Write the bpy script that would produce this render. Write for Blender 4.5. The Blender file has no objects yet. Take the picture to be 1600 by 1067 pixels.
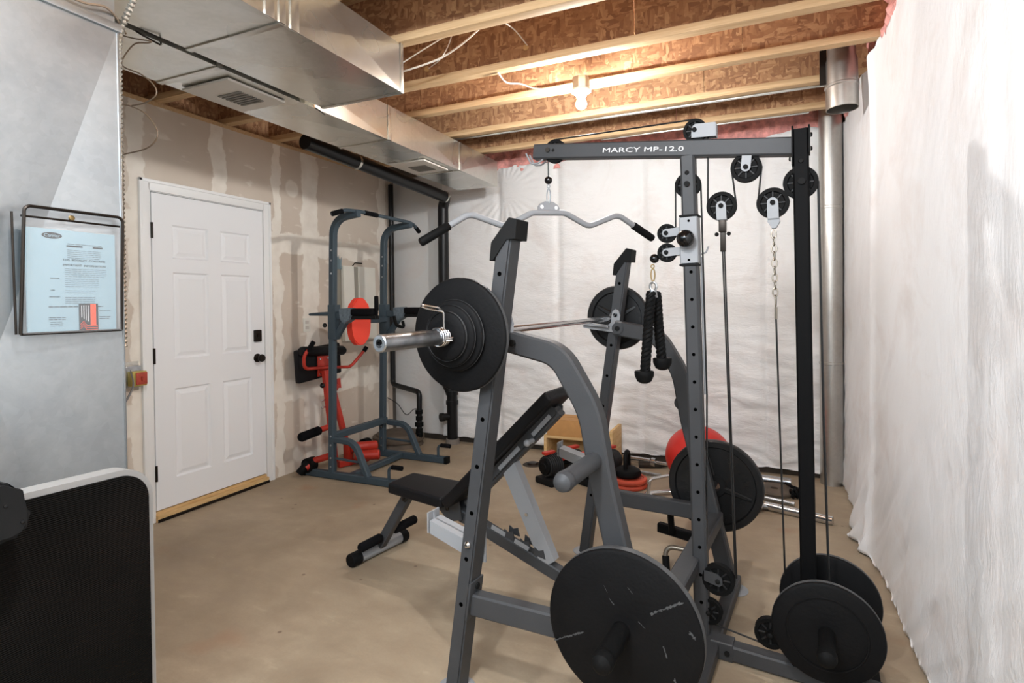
import bpy, bmesh, math, random
from mathutils import Vector, Matrix, noise
random.seed(7)
C = bpy.context.scene.collection
PI = math.pi
# ------------------------------------------------------------------ camera
def make_camera():
    f, yaw, pit, rol, cy, H = 881.0, 24.076, -.684, -.668, 484.4, 1.37
    a, b, c = map(math.radians, (yaw, pit, rol))
    fw = Vector((-math.sin(a)*math.cos(b), math.cos(a)*math.cos(b), math.sin(b)))
    r = Vector((math.cos(a), math.sin(a), 0)); u = r.cross(fw)
    R = r*math.cos(c) + u*math.sin(c); U = -r*math.sin(c) + u*math.cos(c)
    cd = bpy.data.cameras.new('camera'); co = bpy.data.objects.new('camera', cd); C.objects.link(co)
    M = Matrix((R, U, -fw)).transposed().to_4x4(); M.translation = Vector((0, 0, H))
    co.matrix_world = M
    cd.sensor_width = 36; cd.lens = f/1600*36; cd.shift_y = -(533.5-cy)/1600
    cd.clip_start = .02
    bpy.context.scene.camera = co
make_camera()
S = bpy.context.scene
S.view_settings.view_transform = 'Standard'; S.view_settings.look = 'None'
S.view_settings.gamma = 1; S.view_settings.use_curve_mapping = False
S.view_settings.exposure = 0.36
# ------------------------------------------------------------------ light
BULB = (-.97, 3.20, 2.535)
BULB_STRENGTH = 1300
W = bpy.data.worlds.new('world'); S.world = W; W.use_nodes = True
W.node_tree.nodes['Background'].inputs[0].default_value = (1, .97, .93, 1)
W.node_tree.nodes['Background'].inputs[1].default_value = .35
def lamp(name, kind, loc, power, col=(1, .93, .84), **kw):
    l = bpy.data.lights.new(name, kind); l.energy = power; l.color = col
    for k, v in kw.items(): setattr(l, k, v)
    o = bpy.data.objects.new(name, l); C.objects.link(o); o.location = loc
    return o
lamp('rear_bulb', 'POINT', (-.55, .45, 2.5), 84, (.92, .96, 1), shadow_soft_size=.06)
o = lamp('rear_fill', 'AREA', (-.9, -.9, 2.62), 125, (.80, .91, 1), shape='RECTANGLE', size=2.2, size_y=1.7)  # unseen soft fill, added behind the camera to brighten the whole room
o.rotation_euler = (math.radians(38), 0, math.radians(8))
# ------------------------------------------------------------------ materials
def mat(name, col, rough=.5, metal=0., bump=0., bscale=40., var=0., vscale=8., spec=.5, emit=None, alpha=None, coat=0.):
    m = bpy.data.materials.new(name); m.use_nodes = True
    nt = m.node_tree; n = nt.nodes; L = nt.links; P = n['Principled BSDF']
    P.inputs['Base Color'].default_value = (*col, 1); P.inputs['Roughness'].default_value = rough
    P.inputs['Metallic'].default_value = metal; P.inputs['Specular IOR Level'].default_value = spec
    P.inputs['Coat Weight'].default_value = coat
    tc = n.new('ShaderNodeTexCoord')
    if var:
        t = n.new('ShaderNodeTexNoise'); t.inputs['Scale'].default_value = vscale; t.inputs['Detail'].default_value = 6
        L.new(tc.outputs['Object'], t.inputs['Vector'])
        cr = n.new('ShaderNodeValToRGB'); cr.color_ramp.elements[0].position = .3; cr.color_ramp.elements[1].position = .7
        cr.color_ramp.elements[0].color = (*[max(0, c*(1-var)) for c in col], 1)
        cr.color_ramp.elements[1].color = (*[min(1, c*(1+var)) for c in col], 1)
        L.new(t.outputs['Fac'], cr.inputs[0]); L.new(cr.outputs[0], P.inputs['Base Color'])
    if bump:
        t = n.new('ShaderNodeTexNoise'); t.inputs['Scale'].default_value = bscale; t.inputs['Detail'].default_value = 4
        L.new(tc.outputs['Object'], t.inputs['Vector'])
        bp = n.new('ShaderNodeBump'); bp.inputs['Strength'].default_value = bump; bp.inputs['Distance'].default_value = .01
        L.new(t.outputs['Fac'], bp.inputs['Height']); L.new(bp.outputs[0], P.inputs['Normal'])
    if emit: P.inputs['Emission Color'].default_value = (*col, 1); P.inputs['Emission Strength'].default_value = emit
    if alpha is not None: P.inputs['Alpha'].default_value = alpha
    return m
def srgb(r, g, b): 
    f = lambda c: (c/255/12.92) if c/255 <= .04045 else ((c/255+.055)/1.055)**2.4
    return (f(r), f(g), f(b))
class NT:
    """tiny helper for node graphs"""
    def __init__(s, m): s.m = m; s.nt = m.node_tree; s.P = s.nt.nodes['Principled BSDF']
    def n(s, t, ins=None, **kw):
        x = s.nt.nodes.new(t)
        for k, v in kw.items(): setattr(x, k, v)
        for k, v in (ins or {}).items():
            if hasattr(v, 'is_linked') or v.__class__.__name__.startswith('NodeSocket'): s.nt.links.new(v, x.inputs[k])
            else: x.inputs[k].default_value = v
        return x
    def math(s, op, a, b=0., c=None, clamp=False):
        x = s.nt.nodes.new('ShaderNodeMath'); x.operation = op; x.use_clamp = clamp
        for i, v in enumerate((a, b) if c is None else (a, b, c)):
            if isinstance(v, (int, float)): x.inputs[i].default_value = v
            else: s.nt.links.new(v, x.inputs[i])
        return x.outputs[0]
    def mix(s, f, a, b):
        x = s.nt.nodes.new('ShaderNodeMix'); x.data_type = 'RGBA'
        for k, v in ((0, f), (6, a), (7, b)):
            if isinstance(v, (int, float)): x.inputs[k].default_value = v
            elif isinstance(v, tuple): x.inputs[k].default_value = (*v, 1)
            else: s.nt.links.new(v, x.inputs[k])
        return x.outputs[2]
    def ramp(s, f, stops):
        x = s.nt.nodes.new('ShaderNodeValToRGB'); e = x.color_ramp.elements
        while len(e) < len(stops): e.new(.5)
        for i, (p, c) in enumerate(stops): e[i].position = p; e[i].color = (*c, 1) if isinstance(c, tuple) else (c, c, c, 1)
        s.nt.links.new(f, x.inputs[0]); return x.outputs[0]
    def link(s, a, k): s.nt.links.new(a, s.P.inputs[k])
    def bump(s, h, strength=.5, dist=.01, prev=None):
        x = s.nt.nodes.new('ShaderNodeBump'); x.inputs['Strength'].default_value = strength; x.inputs['Distance'].default_value = dist
        s.nt.links.new(h, x.inputs['Height'])
        if prev is not None: s.nt.links.new(prev, x.inputs['Normal'])
        return x.outputs[0]
def newmat(name, rough=.5, metal=0.):
    m = bpy.data.materials.new(name); m.use_nodes = True; t = NT(m)
    t.P.inputs['Roughness'].default_value = rough; t.P.inputs['Metallic'].default_value = metal
    tc = t.n('ShaderNodeTexCoord'); return m, t, tc.outputs['Object']
def mapping(t, v, scale=(1, 1, 1), rot=(0, 0, 0)):
    return t.n('ShaderNodeMapping', {'Vector': v, 'Scale': scale, 'Rotation': rot}).outputs[0]
def noise_t(t, v, scale, detail=5, rough=.5, dist=0.):
    return t.n('ShaderNodeTexNoise', {'Vector': v, 'Scale': scale, 'Detail': detail, 'Roughness': rough, 'Distortion': dist}).outputs['Fac']

def concrete_floor():
    m, t, v = newmat('stained_concrete', .62)
    a = noise_t(t, v, 1.3, 8, .6, .4); b = noise_t(t, mapping(t, v, (1, 2.2, 1)), 5, 8, .65); c = noise_t(t, v, 90, 3)
    col = t.ramp(a, [(.3, srgb(146, 129, 107)), (.5, srgb(168, 151, 127)), (.72, srgb(188, 170, 145))])
    col = t.mix(t.ramp(b, [(.35, .35), (.65, 0.)]), col, srgb(128, 108, 88))
    col = t.mix(t.ramp(b, [(.62, 0.), (.8, .5)]), col, srgb(200, 182, 156))
    # rust stains and specks
    s = noise_t(t, v, 2.1, 2); col = t.mix(t.ramp(s, [(.66, 0.), (.74, .45)]), col, srgb(160, 112, 82))
    vo = t.n('ShaderNodeTexVoronoi', {'Vector': v, 'Scale': 5.}, feature='F1').outputs['Distance']
    col = t.mix(t.ramp(vo, [(.03, .7), (.06, 0.)]), col, srgb(96, 72, 58))
    col = t.mix(t.math('MULTIPLY', c, .16), col, srgb(90, 78, 66))
    t.link(col, 'Base Color'); t.link(t.ramp(b, [(.3, .5), (.7, .75)]), 'Roughness')
    t.link(t.bump(c, .12, .004, t.bump(b, .12, .01)), 'Normal'); return m
def drywall():
    m, t, v = newmat('taped_drywall', .85)
    sx = t.n('ShaderNodeSeparateXYZ', {0: v}); y, z = sx.outputs['Y'], sx.outputs['Z']
    w = t.math('MULTIPLY', t.math('SUBTRACT', noise_t(t, v, 5, 4), .5), .16)
    def band(co, at, half, ws=1.):
        d = t.math('ABSOLUTE', t.math('ADD', t.math('SUBTRACT', co, at), t.math('MULTIPLY', w, ws)))
        return t.ramp(t.math('DIVIDE', d, half), [(.86, 1.), (1., 0.)])
    mask = None
    for co, at, h in [(y, 2.83, .055), (y, 3.72, .10), (y, 4.72, .07), (y, 1.6, .08), (z, .68, .10), (z, 1.88, .09), (y, 2.25, .05), (y, 3.36, .045)]:
        bnd = band(co, at, h); mask = bnd if mask is None else t.math('MAXIMUM', mask, bnd)
    pt = t.n('ShaderNodeTexVoronoi', {'Vector': v, 'Scale': 2.3, 'Randomness': .7}).outputs['Distance']
    pd = t.math('ADD', pt, t.math('MULTIPLY', w, .9)); spots = t.ramp(pd, [(.13, .85), (.17, 0.)])
    mask = t.math('MAXIMUM', mask, spots)
    sc = noise_t(t, mapping(t, v, (1, 1, 3)), 6, 5); mask = t.math('MAXIMUM', mask, t.ramp(sc, [(.63, 0.), (.7, .6)]))
    mm = t.math('MULTIPLY', mask, t.ramp(noise_t(t, v, 9, 5), [(.3, .65), (.6, 1.)]))
    paper = t.mix(t.ramp(noise_t(t, v, 1.2, 4), [(.4, 0.), (.6, 1.)]), srgb(214, 202, 187), srgb(205, 191, 175))
    t.link(t.mix(mm, paper, srgb(238, 231, 219)), 'Base Color')
    t.link(t.bump(mm, .25, .003), 'Normal'); return m
def poly_sheet(name, col, sc, horiz, b1=.35):
    m, t, v = newmat(name, .42)
    w1 = noise_t(t, mapping(t, v, sc), 5, 6, .6, 1.2); w2 = noise_t(t, mapping(t, v, tuple(2.4*s for s in sc)), 7, 5, .6, .8)
    rd = t.math('ABSOLUTE', t.math('SUBTRACT', w1, .5)); rd = t.ramp(rd, [(0., 1.), (.06, 0.)])
    n1 = noise_t(t, v, .9, 3)
    c = t.mix(t.ramp(n1, [(.35, 0.), (.7, 1.)]), col, tuple(x*.92 for x in col))
    c = t.mix(t.ramp(noise_t(t, v, 2.3, 6, .65, .6), [(.50, 0.), (.72, .5)]), c, srgb(214, 203, 197))
    t.link(c, 'Base Color'); t.P.inputs['Specular IOR Level'].default_value = .35
    nrm = t.bump(rd, b1*.6, .012, t.bump(w2, b1, .02))
    if not horiz:
        w3 = noise_t(t, mapping(t, v, (1, 5.5, 1.3), (.45, 0, 0)), 3.2, 7, .62, 1.2)
        z = t.n('ShaderNodeSeparateXYZ', {0: v}).outputs['Z']
        k = t.ramp(t.math('DIVIDE', z, 2.4), [(.1, 1.), (.75, .12)])
        r3 = t.ramp(t.math('ABSOLUTE', t.math('SUBTRACT', w3, .5)), [(0., 1.), (.10, 0.)])
        nrm = t.bump(t.math('MULTIPLY', t.math('ADD', r3, t.math('MULTIPLY', w3, 1.5)), k), .26, .012, nrm)
    t.link(nrm, 'Normal'); return m
def osb():
    m, t, v = newmat('strand_board', .75)
    cols = []; hs = []
    for i, (sc, rot) in enumerate([((10, 38, 44), (.1, .9, .2)), ((44, 38, 12), (.2, .4, .1)), ((16, 38, 40), (.0, -.7, .3))]):
        vv = mapping(t, v, sc, rot)
        vo = t.n('ShaderNodeTexVoronoi', {'Vector': vv, 'Scale': 1.3, 'Randomness': 1.}, feature='F1')
        cols.append(t.n('ShaderNodeSeparateColor', {0: vo.outputs['Color']}).outputs[0]); hs.append(vo.outputs['Distance'])
    pick = noise_t(t, v, 13, 2)
    f = t.mix(t.ramp(pick, [(.44, 0.), (.48, 1.)]), cols[0], cols[1]); f = t.mix(t.ramp(noise_t(t, v, 17, 2), [(.53, 0.), (.57, 1.)]), f, cols[2])
    g = t.n('ShaderNodeSeparateColor', {0: f}).outputs[0]
    col = t.ramp(g, [(.0, srgb(150, 108, 78)), (.35, srgb(172, 128, 92)), (.7, srgb(190, 147, 108)), (1., srgb(212, 172, 130))])
    col = t.mix(t.math('MULTIPLY', noise_t(t, v, 60, 4), .25), col, srgb(90, 52, 34))
    t.link(col, 'Base Color'); t.link(t.bump(g, .3, .003), 'Normal'); return m
def lumber(name='spruce_lumber', a=(196, 160, 116), b=(218, 186, 144), sc=(1.2, 26, 26)):
    m, t, v = newmat(name, .7)
    g = noise_t(t, mapping(t, v, sc), 3, 5, .6, .6)
    t.link(t.ramp(g, [(.3, srgb(*a)), (.7, srgb(*b))]), 'Base Color'); t.link(t.bump(g, .15, .003), 'Normal'); return m
def galvanized(name='galvanized_sheet', base=(178, 178, 172), rough=.34, metal=.85):
    m, t, v = newmat(name, rough, metal)
    sp = t.n('ShaderNodeTexVoronoi', {'Vector': v, 'Scale': 55.}).outputs['Color']
    g = t.n('ShaderNodeSeparateColor', {0: sp}).outputs[0]; n2 = noise_t(t, v, 3.2, 6, .65, .5)
    col = t.mix(t.math('MULTIPLY', g, .16), srgb(*base), tuple(x*.55 for x in srgb(*base)))
    col = t.mix(t.ramp(n2, [(.4, 0.), (.7, .35)]), col, srgb(214, 216, 214))
    t.link(col, 'Base Color'); t.link(t.ramp(noise_t(t, v, 2.4, 2), [(.3, rough-.03), (.7, rough+.09)]), 'Roughness')
    t.link(t.bump(noise_t(t, v, 1.6, 2), .25, .03), 'Normal'); return m
M = {}
M['floor'] = concrete_floor(); M['drywall'] = drywall(); M['osb'] = osb(); M['lumber'] = lumber()
M['board'] = lumber('knotty_pine', (202, 162, 104), (224, 190, 138), (3, 3, 20))
M['poly_r'] = poly_sheet('white_poly_sheet_right', srgb(244, 244, 245), (1, 1.2, .8), False, .09)
M['poly_b'] = poly_sheet('white_poly_sheet_back', srgb(240, 240, 239), (.8, 1, 2.4), True, .3)
M['poly_s'] = poly_sheet('smooth_poly_sheet', srgb(216, 217, 216), (1, 1, 1), True, .12)
M['galv'] = galvanized('galvanized_sheet', (200, 197, 188), .24, .92); M['galv_dull'] = galvanized('dull_plenum_steel', (168, 173, 176), .30, .9)
M['pipe_steel'] = galvanized('vent_pipe_steel', (188, 184, 178), .36, .95)
M['concrete'] = mat('grey_concrete', srgb(120, 112, 104), .9, bump=.3, var=.15)
M['subfloor'] = M['osb']
M['pink'] = mat('pink_fiberglass', srgb(226, 160, 152), .95, bump=1., bscale=60, var=.3, vscale=20)
M['white'] = mat('white_door_paint', srgb(240, 241, 242), .5)
M['trimw'] = mat('white_trim_paint', srgb(240, 240, 238), .4)
M['bronze'] = mat('dark_bronze', srgb(42, 36, 31), .38, .7)
M['brass'] = mat('worn_brass', srgb(150, 126, 84), .35, .9)
M['steel'] = mat('grey_powder_steel', srgb(64, 65, 67), .5, .1, spec=.3, bump=.05, bscale=220, var=.1, vscale=5)
M['steel_l'] = mat('silver_powder_steel', srgb(150, 152, 155), .5, .1, spec=.25, bump=.03, bscale=200)
M['black_st'] = mat('black_powder_steel', srgb(10, 10, 11), .6, 0., spec=.1, bump=.04, bscale=200)
M['hole'] = mat('hole_shadow_black', srgb(4, 4, 4), 1., spec=0.)
M['black_cap'] = mat('black_plastic', srgb(26, 26, 26), .65, spec=.12, var=.12)
M['rubber'] = mat('black_rubber', srgb(15, 15, 15), .65, spec=.12, bump=.1, bscale=150)
M['foam'] = mat('black_foam', srgb(16, 16, 18), .9, spec=.1, bump=.25, bscale=260)
M['iron'] = mat('black_cast_iron', srgb(14, 14, 15), .6, 0., spec=.14, bump=.12, bscale=90, var=.18, vscale=14)
M['iron_r'] = mat('ribbed_cast_iron', srgb(20, 20, 21), .42, 0., spec=.45, bump=.08, bscale=90)
M['db_grey'] = mat('charcoal_dumbbell_plastic', srgb(32, 32, 33), .5, spec=.3)
M['iron_edge'] = mat('scuffed_plate_edge', srgb(70, 71, 72), .6, .1, bump=.2, bscale=60, var=.25, vscale=20)
M['chrome'] = mat('chrome', srgb(205, 205, 206), .16, 1., var=.06, vscale=30)
M['chrome_w'] = mat('worn_chrome', srgb(176, 180, 184), .3, 1., bump=.06, bscale=150, var=.3, vscale=22)
M['cable'] = mat('black_cable', srgb(18, 18, 18), .45)
M['vinyl'] = mat('black_vinyl', srgb(20, 20, 22), .5, spec=.2, bump=.12, bscale=180)
M['slate'] = mat('slate_blue_steel', srgb(62, 74, 82), .5, 0., spec=.2, bump=.03, bscale=200)
M['slate_m'] = mat('mottled_slate_plastic', srgb(92, 104, 112), .6, var=.3, vscale=60)
M['red'] = mat('red_painted_steel', srgb(178, 46, 30), .45, 0., var=.08)
M['red_pad'] = mat('red_vinyl_pad', srgb(238, 66, 44), .5, bump=.05, bscale=200)
M['red_rubber'] = mat('red_rubber_plate', srgb(186, 72, 48), .6, var=.1)
M['red_ball'] = mat('red_exercise_ball', srgb(204, 44, 36), .45, bump=.03, bscale=60)
M['abs'] = mat('black_abs_pipe', srgb(20, 20, 21), .35, spec=.3, bump=.03)
M['card'] = mat('brown_cardboard', srgb(194, 144, 88), .8, var=.05, vscale=20)
M['paper'] = mat('pale_blue_paper', srgb(126, 149, 158), .8)
M['ink'] = mat('printed_ink', srgb(34, 40, 44), .8)
M['ink_d'] = mat('dark_printed_ink', srgb(14, 16, 18), .8)
M['ink_l'] = mat('faint_printed_ink', srgb(84, 100, 108), .8)
M['navy'] = mat('charcoal_card', srgb(26, 32, 36), .5)
M['orange'] = mat('orange_card_ink', srgb(214, 70, 34), .5)
M['letter'] = mat('white_lettering', srgb(225, 225, 225), .5)
M['cream'] = mat('cream_laminate', srgb(228, 225, 214), .5, var=.02)
M['greyb'] = mat('grey_board', srgb(150, 146, 134), .7)
M['wire_w'] = mat('white_cable_sheath', srgb(238, 231, 219), .5)
M['wire_b'] = mat('brown_thermostat_wire', srgb(110, 92, 74), .5)
M['porcelain'] = mat('white_porcelain', srgb(225, 220, 210), .3)
M['tread'] = None
M['silver'] = mat('silver_deck_rail', srgb(150, 148, 145), .45, .3)
M['grille'] = mat('vent_grille_grey', srgb(120, 116, 108), .6)
M['register'] = mat('cream_register', srgb(206, 200, 190), .5)
M['yellow_ring'] = mat('yellowed_box_ring', srgb(186, 168, 92), .4, .5)
M['redtag'] = mat('red_switch_cover', srgb(170, 66, 48), .5, var=.2, vscale=60)
M['dirt'] = mat('dark_dirt', srgb(58, 50, 42), .9, var=.3)
M['tile'] = mat('brown_pit_lid', srgb(92, 80, 68), .7, var=.25)
M['chain'] = mat('aged_chain_steel', srgb(150, 142, 130), .38, .9)
M['knob'] = mat('glossy_black_knob', srgb(14, 14, 15), .12)
M['bulb'] = mat('glowing_bulb_glass', (1., .975, .955), .3, emit=BULB_STRENGTH)
M['clear'] = None
def clear_sleeve():
    m = bpy.data.materials.new('clear_vinyl_sleeve'); m.use_nodes = True; t = NT(m)
    t.P.inputs['Base Color'].default_value = (1, 1, 1, 1); t.P.inputs['Alpha'].default_value = .05; t.P.inputs['Roughness'].default_value = .15; t.P.inputs['Specular IOR Level'].default_value = .2
    return m
M['clear'] = clear_sleeve()
def tread_belt():
    m, t, v = newmat('black_treadmill_belt', .7); t.P.inputs['Specular IOR Level'].default_value = .06
    w = t.n('ShaderNodeTexWave', {'Vector': v, 'Scale': 75., 'Distortion': .4}, wave_type='BANDS', bands_direction='Z').outputs['Fac']
    n1 = noise_t(t, mapping(t, v, (1, 1, 1), (.5, 0, 0)), 2.5, 5)
    t.link(t.mix(t.ramp(n1, [(.45, 0.), (.8, .6)]), srgb(12, 11, 10), srgb(34, 28, 25)), 'Base Color')
    t.link(t.bump(w, .6, .003), 'Normal'); return m
M['tread'] = tread_belt()
# ------------------------------------------------------------------ mesh helpers
def V(*a): return Vector(a)
def box(bm, c, s, rot=None, bev=0.):
    c = Vector(c); r = bmesh.ops.create_cube(bm, size=1)
    mx = Matrix.Translation(c) @ (rot.to_4x4() if rot else Matrix.Identity(4)) @ Matrix.Diagonal((*s, 1))
    bmesh.ops.transform(bm, matrix=mx, verts=r['verts'])
    if bev:
        es = list({e for v in r['verts'] for e in v.link_edges})
        bmesh.ops.bevel(bm, geom=es, offset=bev, segments=2, affect='EDGES', profile=.6)
def box2(bm, lo, hi, bev=0.):
    box(bm, [(a+b)/2 for a, b in zip(lo, hi)], [abs(b-a) for a, b in zip(lo, hi)], None, bev)
def prism(bm, pts, axis, a, b):
    """polygon pts in the two other axes, extruded along axis from a to b"""
    def mk(p, w):
        q = list(p); q.insert(axis, w); return bm.verts.new(q)
    A = [mk(p, a) for p in pts]; B = [mk(p, b) for p in pts]; n = len(pts)
    bm.faces.new(A); bm.faces.new(B[::-1])
    for i in range(n): bm.faces.new((A[i], B[i], B[(i+1) % n], A[(i+1) % n]))
def fillet(pts, r, n=7):
    pts = [Vector(p) for p in pts]; out = [pts[0]]
    for i in range(1, len(pts)-1):
        p, q, s = pts[i-1], pts[i], pts[i+1]; rr = r[i-1] if isinstance(r, (list, tuple)) else r
        a = (p-q).normalized(); b = (s-q).normalized(); ang = a.angle(b)
        if ang > PI-.01: out.append(q); continue
        d = min(rr/math.tan(ang/2), (p-q).length*.49, (s-q).length*.49); R = d*math.tan(ang/2)
        c = q + (a+b).normalized()*(R/math.sin(ang/2)); u = (q+a*d)-c; w = (q+b*d)-c
        for k in range(n+1): out.append(c + u.normalized().slerp(w.normalized(), k/n)*R)
    out.append(pts[-1]); return out
def rrect(w, h, r=.006, n=1):
    """rounded rectangle profile, w along the frame normal, h along the binormal"""
    o = []
    for sx, sy, a0 in ((1, 1, 0), (-1, 1, 90), (-1, -1, 180), (1, -1, 270)):
        for k in range(n+1):
            a = math.radians(a0+90*k/n); o.append((sx*(w/2-r)+r*math.cos(a), sy*(h/2-r)+r*math.sin(a)))
    return o
def circ(r, n=14): return [(r*math.cos(2*PI*k/n), r*math.sin(2*PI*k/n)) for k in range(n)]
def sweep(bm, pts, prof, binorm=None, caps=True, closed=False, radii=None):
    pts = [Vector(p) for p in pts]; n = len(pts); rings = []; N = None
    for i, p in enumerate(pts):
        if closed: T = (pts[(i+1) % n]-pts[i-1]).normalized()
        else:
            T = ((pts[min(i+1, n-1)]-p).normalized() if i < n-1 else Vector()) + ((p-pts[max(i-1, 0)]).normalized() if i > 0 else Vector()); T.normalize()
        if binorm is not None: B = Vector(binorm); N = B.cross(T).normalized(); B = T.cross(N).normalized()
        else:
            if N is None:
                N = T.orthogonal().normalized()
            else: N = (N - T*N.dot(T)).normalized()
            B = T.cross(N)
        k = 1. if radii is None else radii[i]; m = 1.
        if binorm is not None and 0 < i < n-1:
            c = (pts[i+1]-p).normalized().dot(T); m = 1/max(c, .5)
        rings.append([bm.verts.new(p+N*x*k*m+B*y*k) for x, y in prof])
    m = len(prof)
    for i in range(n if closed else n-1):
        a, b = rings[i], rings[(i+1) % n]
        for j in range(m): bm.faces.new((a[j], a[(j+1) % m], b[(j+1) % m], b[j]))
    if caps and not closed: bm.faces.new(rings[0][::-1]); bm.faces.new(rings[-1])
def tube(bm, pts, r, n=12, **k): sweep(bm, pts, circ(r, n), **k)
def cyl(bm, a, b, r, n=20, r2=None):
    sweep(bm, [a, b], circ(1, n), radii=[r, r if r2 is None else r2])
def beam(bm, a, b, w, h, binorm, r=.006): sweep(bm, [a, b], rrect(w, h, r), binorm=binorm)
def lathe(bm, prof, o=(0, 0, 0), axis=(0, 1, 0), n=40):
    """prof = [(radius, offset along axis)]"""
    A = Vector(axis).normalized(); X = A.orthogonal().normalized(); Y = A.cross(X); o = Vector(o); rings = []
    for r, h in prof:
        if r < 1e-6: rings.append([bm.verts.new(o+A*h)])
        else: rings.append([bm.verts.new(o+A*h+X*r*math.cos(2*PI*k/n)+Y*r*math.sin(2*PI*k/n)) for k in range(n)])
    for a, b in zip(rings, rings[1:]):
        for k in range(n):
            q = [a[k % len(a)], a[(k+1) % len(a)], b[(k+1) % len(b)], b[k % len(b)]]; u = []
            for x in q:
                if x not in u: u.append(x)
            if len(u) > 2: bm.faces.new(u)
def ball(bm, c, r, s=(1, 1, 1), seg=20):
    x = bmesh.ops.create_uvsphere(bm, u_segments=seg, v_segments=max(8, seg//2), radius=r)
    bmesh.ops.transform(bm, matrix=Matrix.Translation(Vector(c)) @ Matrix.Diagonal((*s, 1)), verts=x['verts'])
def torus(bm, c, R, r, axis=(0, 1, 0), n=24, m=8, sx=1., long=(0, 0, 1)):
    A = Vector(axis).normalized(); L = Vector(long); L = (L-A*L.dot(A)).normalized(); X = A.cross(L)
    sweep(bm, [Vector(c)+X*R*math.cos(2*PI*k/n)+L*R*sx*math.sin(2*PI*k/n) for k in range(n)], circ(r, m), binorm=A, closed=True)
# ------------------------------------------------------------------ object helpers
class Frame:
    def __init__(s, o, rz): s.o = Vector(o); s.rz = rz; s.m = Matrix.Rotation(rz, 3, 'Z')
    def w(s, p): return s.o + s.m @ Vector(p)
ROOM = Frame((0, 0, 0), 0)
RK = Frame((-1.007, 1.735, 0), math.radians(-4.8))   # rack frame: x = away from the lifter, y = along the bar
def thing(name, label, cat, base, fr=ROOM, group=None, kind=None):
    o = bpy.data.objects.new(name, None); C.objects.link(o); o.empty_display_size = .1
    o.location = fr.w(base); o.rotation_euler = (0, 0, fr.rz); o['_b'] = list(base)
    if kind: o['kind'] = kind
    else:
        o['label'] = label; o['category'] = cat
    if label and kind: o['label'] = label
    if group: o['group'] = group
    return o
ROOTBASE = {}
def mesh(name, bm, m, ang=35):
    bmesh.ops.recalc_face_normals(bm, faces=bm.faces)
    me = bpy.data.meshes.new(name); bm.to_mesh(me); bm.free()
    for x in (m if isinstance(m, (list, tuple)) else [m]): me.materials.append(M[x] if isinstance(x, str) else x)
    me.shade_smooth(); me.set_sharp_from_angle(angle=math.radians(ang)); return me
def rootof(o):
    while o.parent: o = o.parent
    return o
def part(name, bm, m, parent, label=None, ang=35, kind=None):
    """mesh given in the coordinates of the thing's frame"""
    b = Vector(rootof(parent)['_b'])
    bmesh.ops.translate(bm, vec=-b, verts=bm.verts)
    o = bpy.data.objects.new(name, mesh(name, bm, m, ang)); C.objects.link(o); o.parent = parent
    if label: o['label'] = label
    if kind: o['kind'] = kind
    return o
def solo(name, label, cat, base, bm, m, fr=ROOM, group=None, kind=None, ang=35):
    bmesh.ops.translate(bm, vec=-Vector(base), verts=bm.verts)
    o = bpy.data.objects.new(name, mesh(name, bm, m, ang)); C.objects.link(o)
    o.location = fr.w(base); o.rotation_euler = (0, 0, fr.rz); o['_b'] = list(base)
    if kind: o['kind'] = kind
    else: o['label'] = label; o['category'] = cat
    if kind and label: o['label'] = label
    if group: o['group'] = group
    return o
def N(): return bmesh.new()
def text_bm(txt, size, mx, ext=.0006, width=None, align='LEFT'):
    cu = bpy.data.curves.new('t', 'FONT'); cu.body = txt; cu.size = size; cu.extrude = ext; cu.align_x = align; cu.resolution_u = 2
    ob = bpy.data.objects.new('t', cu); C.objects.link(ob); bpy.context.view_layer.update()
    me = bpy.data.meshes.new_from_object(ob); bpy.data.objects.remove(ob)
    xs = [v.co.x for v in me.vertices]
    bm = N(); bm.from_mesh(me); bpy.data.meshes.remove(me)
    if width: bmesh.ops.transform(bm, matrix=Matrix.Diagonal((width/(max(xs)-min(xs)), 1, 1, 1)), verts=bm.verts)
    bmesh.ops.transform(bm, matrix=mx, verts=bm.verts); return bm
def merge(bm, other):
    me = bpy.data.meshes.new('x'); other.to_mesh(me); other.free(); bm.from_mesh(me); bpy.data.meshes.remove(me)
def basis(o, x, y):
    x = Vector(x).normalized(); y = Vector(y).normalized(); z = x.cross(y); m = Matrix((x, y, z)).transposed().to_4x4(); m.translation = Vector(o); return m
def catmull(pts, n=8):
    P = [Vector(p) for p in pts]; P = [P[0]*2-P[1]]+P+[P[-1]*2-P[-2]]; out = []
    for i in range(1, len(P)-2):
        a, b, c, d = P[i-1:i+3]
        for k in range(n):
            t = k/n; out.append(.5*((2*b)+(c-a)*t+(2*a-5*b+4*c-d)*t*t+(3*b-a-3*c+d)*t**3))
    return out+[P[-2]]
def bolts(parent, pts, d, m, r=.009, h=.007):
    for p in pts:
        b = N(); lathe(b, [(0, 0), (r, 0), (r*.8, h*.8), (0, h)], p, d, 12); part('bolt', b, m, parent)
def copy_tree(o, parent=None):
    c = o.copy(); C.objects.link(c); c.parent = parent
    for ch in list(o.children): copy_tree(ch, c)
    return c
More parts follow.
